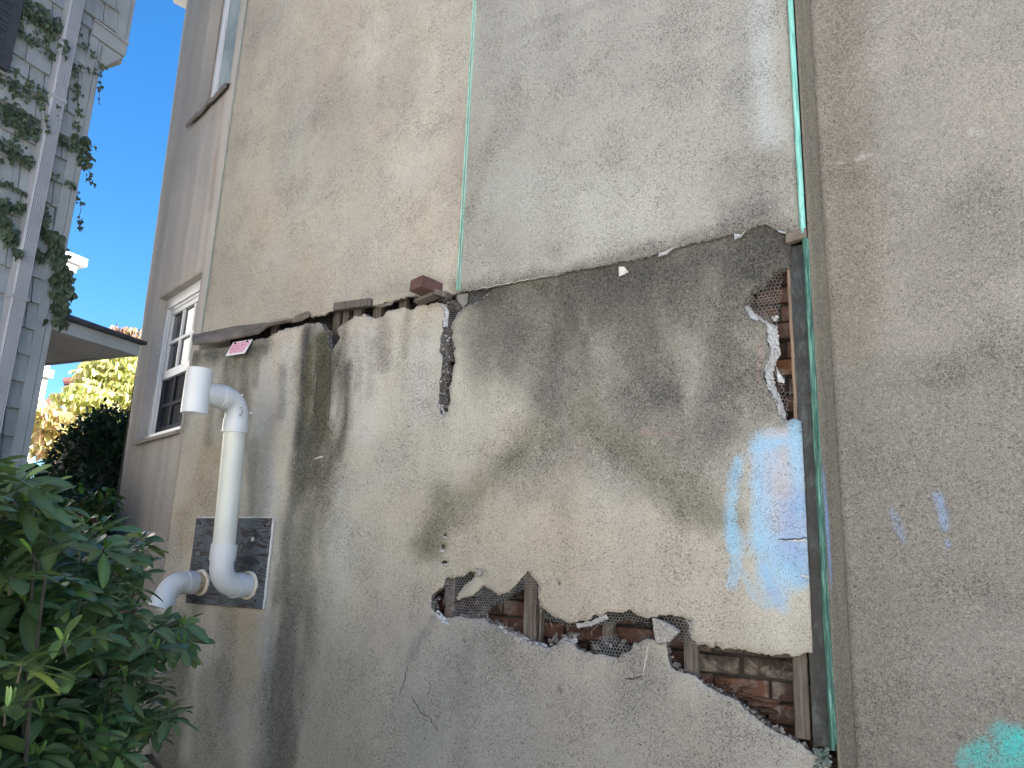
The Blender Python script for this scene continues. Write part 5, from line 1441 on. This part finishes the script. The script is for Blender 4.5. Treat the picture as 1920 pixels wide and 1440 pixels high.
trail([(25, 40), (60, 70), (105, 105)], 70, .030, 6)
trail([(18, 60), (22, 80)], 14, .03, 5)
trail([(118, 75), (122, 105)], 14, .035, 4, .10)
trail([(0, 105), (28, 130), (66, 160), (88, 172), (112, 195)], 60, .030, 5)
trail([(140, 50), (165, 85), (192, 125)], 20, .032, 4)
trail([(192, 122), (189, 140), (188, 170), (186, 192)], 14, .030, 2.5, .02, True, .01)
trail([(128, 105), (150, 118), (178, 135)], 24, .030, 4)
trail([(140, 125), (145, 170), (147, 215), (138, 235)], 44, .028, 4)
trail([(0, 145), (40, 165), (85, 195)], 60, .033, 10)
trail([(0, 200), (35, 225), (72, 250)], 190, .036, 13)
trail([(0, 265), (30, 285), (60, 305)], 80, .036, 11)
trail([(108, 195), (112, 225)], 12, .03, 3, .06)
trail([(82, 190), (84, 215), (92, 245)], 16, .028, 3, .10)
trail([(98, 250), (130, 270), (158, 285)], 60, .036, 6)
trail([(140, 252), (158, 262), (164, 280), (162, 310)], 60, .045, 6, .03)
trail([(160, 300), (168, 325), (166, 338)], 16, .035, 4, .0, True, .01)
trail([(86, 320), (115, 335), (142, 350)], 30, .028, 4)
trail([(142, 350), (150, 380), (150, 405), (148, 425)], 18, .032, 2.5, .0, True, .01)
trail([(0, 370), (18, 388), (45, 385)], 40, .055, 7)
trail([(0, 405), (20, 425), (32, 450)], 50, .05, 8)
trail([(78, 370), (90, 395), (85, 425)], 30, .042, 6)
trail([(68, 415), (95, 440), (115, 465)], 50, .040, 6)
trail([(60, 465), (85, 475), (110, 490)], 46, .05, 7)
trail([(100, 440), (112, 480), (118, 520), (115, 560), (112, 595)], 210, .055, 8, .03, True, .03)
trail([(120, 500), (125, 540), (118, 580)], 70, .055, 6, .03, True, .03)
trail([(30, 468), (38, 475)], 10, .04, 3, .10)
trail([(0, 335), (30, 350), (42, 360)], 24, .030, 5)
lv.build('foliage', M['ivy'], iv); auto_smooth(stm.build('stem', M['bark'], iv))

# ------------------------------------------------------------------ hedges, small vine, tree
def hedge(name, label, ctr, rad, n, seed, cat='hedge', mat='hedge', size=.06):
    r = np.random.default_rng(seed)
    t = thing(name, label, cat, (ctr[0], ctr[1], 0))
    bm = bmesh.new(); bmesh.ops.create_icosphere(bm, subdivisions=4, radius=1.0)
    vs = np.array([v.co[:] for v in bm.verts]); fs = [tuple(v.index for v in f.verts) for f in bm.faces]; bm.free()
    def surf(d):
        k = 1 + .22 * (fbm(d[:, 0] * 2.3 + 5, d[:, 1] * 2.3 + d[:, 2] * 1.7, seed) - .5) + .12 * (fbm(d[:, 0] * 7, d[:, 2] * 7 + d[:, 1] * 5, seed + 2) - .5)
        return np.sign(d) * np.abs(d) ** .80 * np.array(rad) * k[:, None] + np.array(ctr)
    core = surf(vs) * .93 + np.array(ctr) * .07
    o = mesh_obj('core', core, fs, M['hedge'], t)
    at = o.data.attributes.new('tint', 'FLOAT_COLOR', 'POINT'); at.data.foreach_set('color', np.tile(np.array([.6, .6, .6, 1], np.float32), len(core)))
    d = r.normal(size=(n, 3)); d /= np.linalg.norm(d, axis=1)[:, None]
    P = surf(d) + r.normal(size=(n, 3)) * .03
    L = Leaves()
    rr = random.Random(seed)
    for i in range(n):
        dd = d[i] + r.normal(size=3) * .6; k = rr.uniform(.6, 1.5)
        vs, fs = leaf_verts(P[i], dd, np.array([rr.uniform(-1, 1), rr.uniform(-1, 1), 1.0]), size * rr.uniform(.6, 1.4), size * .5, .2, .1, 'tri'); L.add(vs, fs, (k, k, k))
    L.build('foliage', M[mat], t); return t
c = at_t(222, 885, 7.2); hedge('round_hedge', 'tall rounded dark hedge in shade just behind the stucco building corner', (c[0], c[1], c[2] - .35), (.44, .50, .84), 9000, 3)
c = at_t(70, 915, 6.7); hedge('low_hedge', 'lower loose dark hedge between shingled house corner and the rounded hedge', (c[0], c[1], c[2] - .58), (.60, .66, .66), 7000, 5)
# leafy sprig above the garden wall
vt = thing('leafy_shrub', 'small bright green leafy shrub growing over the low brick wall', 'shrub', tuple(at_t(170, 1000, 5.6) * np.array([1, 1, 0])))
L = Leaves(); st = MB(); r = random.Random(17)
for k in range(26):
    x = r.uniform(138, 208); y = r.uniform(918, 985); P = at_t(x, y, 5.6 + r.uniform(-.2, .2)); b = at_t(165 + r.uniform(-15, 15), 1040, 5.6)
    st.tube([b, (b + P) / 2 + np.array([0, 0, .02]), P], [.005, .004, .002], 5, cap=False)
    for j in range(9):
        d = np.array([r.uniform(-1, 1), r.uniform(-1, 1), r.uniform(-.6, .5)]); vs, fs = leaf_verts(P + np.array([r.uniform(-.05, .05), r.uniform(-.05, .05), r.uniform(-.06, .03)]), d, np.array([0, 0, 1.0]), r.uniform(.05, .085), r.uniform(.03, .045), .2, .1); kk = r.uniform(.7, 1.4); L.add(vs, fs, (kk, kk, kk))
L.build('foliage', M['vine_leaf'], vt); auto_smooth(st.build('stem', M['bark'], vt))
# low brick garden wall
gw = thing('garden_wall', 'low red brick garden wall with a pale coping behind the rhododendron', 'wall', tuple(at_t(200, 1040, 5.75) * np.array([1, 1, 0])))
a = at_t(120, 1000, 5.9); b = at_t(240, 985, 5.55)
mb = MB(); mid = (a + b) / 2; ez = a[2]; ax_ = (b - a) / 2; ax_[2] = 0; nx = np.array([-ax_[1], ax_[0], 0]); nx /= np.linalg.norm(nx)
rows = int((mid[2] - .05) / .075); L_ = np.linalg.norm(ax_); rr = random.Random(2)
for k in range(rows):
    x = -L_ - (.1 if k % 2 else 0)
    while x < L_:
        mb.box(mid * np.array([1, 1, 0]) + ax_ / L_ * (x + .1) + np.array([0, 0, .04 + k * .075]), ax_ / L_ * .097, nx * (.05 + rr.uniform(0, .003)), (0, 0, .033)); x += .205
mb.build('brickwork', M['garden_brick'], gw)
mb = MB(); mb.box(mid * np.array([1, 1, 0]) + np.array([0, 0, rows * .075 + .035]), ax_ * 1.02, nx * .07, (0, 0, .022)); bevel(mb.build('coping', simple('coping_stone', (.24, .23, .22), (.34, .33, .31), 12, .9, .4, 40), gw), .005)

# autumn tree
tt = thing('autumn_tree', 'yellow and pink autumn tree in sun behind the porch roof and hedges', 'tree', tuple(at_t(205, 900, 11.0) * np.array([1, 1, 0])))
L = Leaves(); st = MB(); r = random.Random(23)
base = np.array(tt.location)
top = at_t(215, 650, 11.0)
trunk = [base, base + np.array([.05, .05, 1.2]), base + np.array([.0, .1, 2.4]), top]
st.tube(trunk, [.10, .085, .07, .03], 8, cap=False)
clumps = []
for (x, y, t, rx) in ((215, 690, 11, .42), (160, 745, 10.4, .36), (235, 740, 10.8, .42), (110, 790, 10.1, .34), (85, 770, 9.9, .24), (190, 775, 10.6, .38), (150, 820, 10.2, .36), (205, 830, 10.5, .4), (245, 800, 11, .4), (100, 825, 10.0, .26), (230, 660, 11.3, .40),
                    (180, 700, 10.8, .25), (255, 690, 11.2, .42), (290, 720, 11.5, .5), (300, 660, 11.5, .5), (250, 625, 11.6, .30), (240, 850, 11, .4), (220, 606, 11.6, .10), (245, 612, 11.6, .12), (262, 618, 11.6, .16), (350, 700, 11.8, .6)):
    c = at_t(x, y, t); clumps.append((c, rx, x))
    st.tube([base + np.array([0, 0, 1.6 + r.uniform(0, .8)]), (base + np.array([0, 0, 2.2]) + c) / 2, c], [.035, .022, .008], 6, cap=False)
for (c, rx, x) in clumps:
    n = int((700 if c[2] < at_t(x, 640, 11)[2] else 70) * (rx / .4) ** 2) + 12
    for k in range(n):
        v = np.array([r.gauss(0, 1), r.gauss(0, 1), r.gauss(0, 1)]); v /= np.linalg.norm(v); v *= r.uniform(.25, 1.0) ** .5
        P = c + v * np.array([rx, rx, rx * .62]); lay = math.floor(P[2] / .14) * .14; P[2] = P[2] * .45 + lay * .55
        h = r.random()
        if x > 150: col = np.array(r.choice([(.28, .31, .11), (.36, .37, .16), (.23, .27, .09), (.44, .42, .22), (.40, .34, .19)]))
        else: col = np.array(r.choice([(.36, .35, .15), (.44, .36, .24), (.46, .32, .26), (.40, .37, .17), (.46, .41, .24)]))
        if P[2] > at_t(x, 632, 11)[2]: col = np.array(r.choice([(.24, .13, .11), (.28, .19, .14), (.30, .24, .15)]))
        d = np.array([r.uniform(-.6, .6), r.uniform(-.6, .6), r.uniform(-1.2, -.2)]); vs, fs = leaf_verts(P, d, np.array([r.uniform(-1, 1), r.uniform(-1, 1), .8]), r.uniform(.07, .12), r.uniform(.035, .055), .1, .15)
        L.add(vs, fs, np.minimum(col * 1.5, .8) * r.uniform(.7, 1.2))
L.build('crown', M['autumn'], tt); auto_smooth(st.build('trunk', M['bark'], tt))

# ------------------------------------------------------------------ far buildings
wa = math.radians(4)
WD = np.array([-math.sin(wa), math.cos(wa), 0]); WN = np.array([math.cos(wa), math.sin(wa), 0])
wo = at_t(100, 640, 13.0) * np.array([1, 1, 0])
wh = thing('white_house', 'bright sunlit white house with stepped cornice peeking past the ivy corner', 'house', tuple(wo))
def wbox(mb, s0, s1, z0, z1, w0, w1):
    P = wo + WD * (s0 + s1) / 2 + WN * (w0 + w1) / 2; mb.box((P[0], P[1], (z0 + z1) / 2), WD * (s1 - s0) / 2, WN * (w1 - w0) / 2, (0, 0, (z1 - z0) / 2))
zc_ = at_t(135, 512, 13.0)[2]
mb = MB(); wbox(mb, -7, 0, 0, zc_, -3, 0); mb.build('wall', M['white_paint'], wh)
mb = MB(); wbox(mb, -7, .10, zc_, zc_ + .13, -3, .10); wbox(mb, -7, .05, zc_ - .05, zc_ - .002, -3, .05); bevel(mb.build('cornice', M['white_paint'], wh), .01)
mb = MB(); wbox(mb, -7, .22, zc_ + .133, zc_ + .27, -3, .14); bevel(mb.build('eave', M['white_paint'], wh), .01)
mb = MB(); wbox(mb, -.16, .004, 0, zc_ - .07, -.1, .03); bevel(mb.build('corner_board', M['white_paint'], wh), .006)
zb_ = at_t(80, 708, 13.0)[2]
mb = MB(); wbox(mb, -.20, .05, zb_, zb_ + .12, -.1, .08); bevel(mb.build('belt_course', M['white_paint'], wh), .01)

# distant slate-roofed house
do = at_t(150, 780, 22.0) * np.array([1, 1, 0])
dh = thing('slate_house', 'distant grey slate mansard house half hidden by the autumn tree', 'house', tuple(do))
T = 22.0
def dp(x, y, t=T): return at_t(x, y, t)
mb = MB()
q = [dp(108, 795), dp(290, 795), dp(290, 712), dp(146, 716)]
bk_ = np.array([-3.0, 2.0, 0])
mb.add(q + [p + bk_ for p in q], [(0, 1, 2, 3), (7, 6, 5, 4), (0, 3, 7, 4), (1, 5, 6, 2), (3, 2, 6, 7)])
mb.build('mansard_roof', M['slate'], dh)
mb = MB(); q2 = [dp(100, 1050), dp(300, 1050), dp(300, 796), dp(100, 796)]
mb.add(q2 + [p + bk_ for p in q2], [(0, 1, 2, 3), (7, 6, 5, 4), (0, 3, 7, 4), (1, 5, 6, 2), (3, 2, 6, 7)]); mb.build('wall', simple('brown_clapboard', (.30, .17, .13), (.40, .25, .2), 5), dh)
mb = MB(); pts = [dp(119, 716, 21.8), dp(135, 714, 21.8), (dp(150, 706, 21.8)), dp(165, 700, 21.8), dp(290, 690, 21.8)]
mb.tube(pts, .10, 8); auto_smooth(mb.build('curved_eave', M['red_trim'], dh))
mb = MB(); q3 = [dp(132, 756, 21.7), dp(158, 752, 21.7), dp(158, 728, 21.7), dp(138, 731, 21.7)]; off = np.array([.1, -.05, 0])
mb.add(q3 + [p - off for p in q3], [(0, 1, 2, 3), (0, 4, 5, 1), (1, 5, 6, 2), (2, 6, 7, 3), (3, 7, 4, 0)]); mb.build('dormer_window', M['glass'], dh)
do2 = dp(96, 770, 26) * np.array([1, 1, 0])
mb = MB(); q = [dp(84, 1040, 26), dp(112, 1040, 26), dp(112, 762, 26), dp(98, 742, 26), dp(84, 750, 26)]
mb.add(q + [p + bk_ for p in q], [(0, 1, 2, 3, 4), (0, 5, 6, 1), (1, 6, 7, 2), (2, 7, 8, 3), (3, 8, 9, 4), (4, 9, 5, 0)])
rh = mb.build('brick_gable', simple('far_brick', (.30, .13, .10), (.42, .2, .16), 4)); tag(rh, 'small distant red brick gable between the white house and the slate roof', 'house')

# ------------------------------------------------------------------ the sunlit house across the yard, behind the camera (seen in the window panes)
oh = thing('cream_house', 'long cream clapboard house across the yard facing the stucco wall', 'house', (-2, -12, 0))
mb = MB()
YB = -12.0
for k in range(44):
    z = .1 + k * .17; mb.add([(-16, YB, z), (12, YB, z), (12, YB - .018, z + .172), (-16, YB - .018, z + .172)], [(0, 1, 2, 3)]); mb.add([(-16, YB - .02, z), (12, YB - .02, z), (12, YB, z), (-16, YB, z)], [(0, 1, 2, 3)])
mb.abox(-16, 12, YB - 6, YB - .05, 0, 7.7)
mb.build('wall', M['siding'], oh)
for x in (-13, -9.5, -6, -2.5, 1, 4.5, 8):
    for z in (1.2, 4.6):
        mb = MB(); mb.abox(x, x + 1.0, YB, YB + .05, z, z + 1.7); w_ = mb.build('window', M['white_frame'], oh)
        mb = MB(); mb.abox(x + .08, x + .46, YB + .05, YB + .056, z + .08, z + 1.62); mb.abox(x + .54, x + .92, YB + .05, YB + .056, z + .08, z + 1.62); p_ = mb.build('pane', M['glass']); p_.parent = w_   # the window sits at the world origin

mb = MB(); mb.add([(-16.5, YB + .4, 7.6), (12.5, YB + .4, 7.6), (12.5, YB - 3, 9.6), (-16.5, YB - 3, 9.6), (12.5, YB - 6.4, 7.6), (-16.5, YB - 6.4, 7.6)], [(0, 1, 2, 3), (3, 2, 4, 5), (0, 5, 4, 1)]); mb.build('roof', M['roof_dark'], oh)
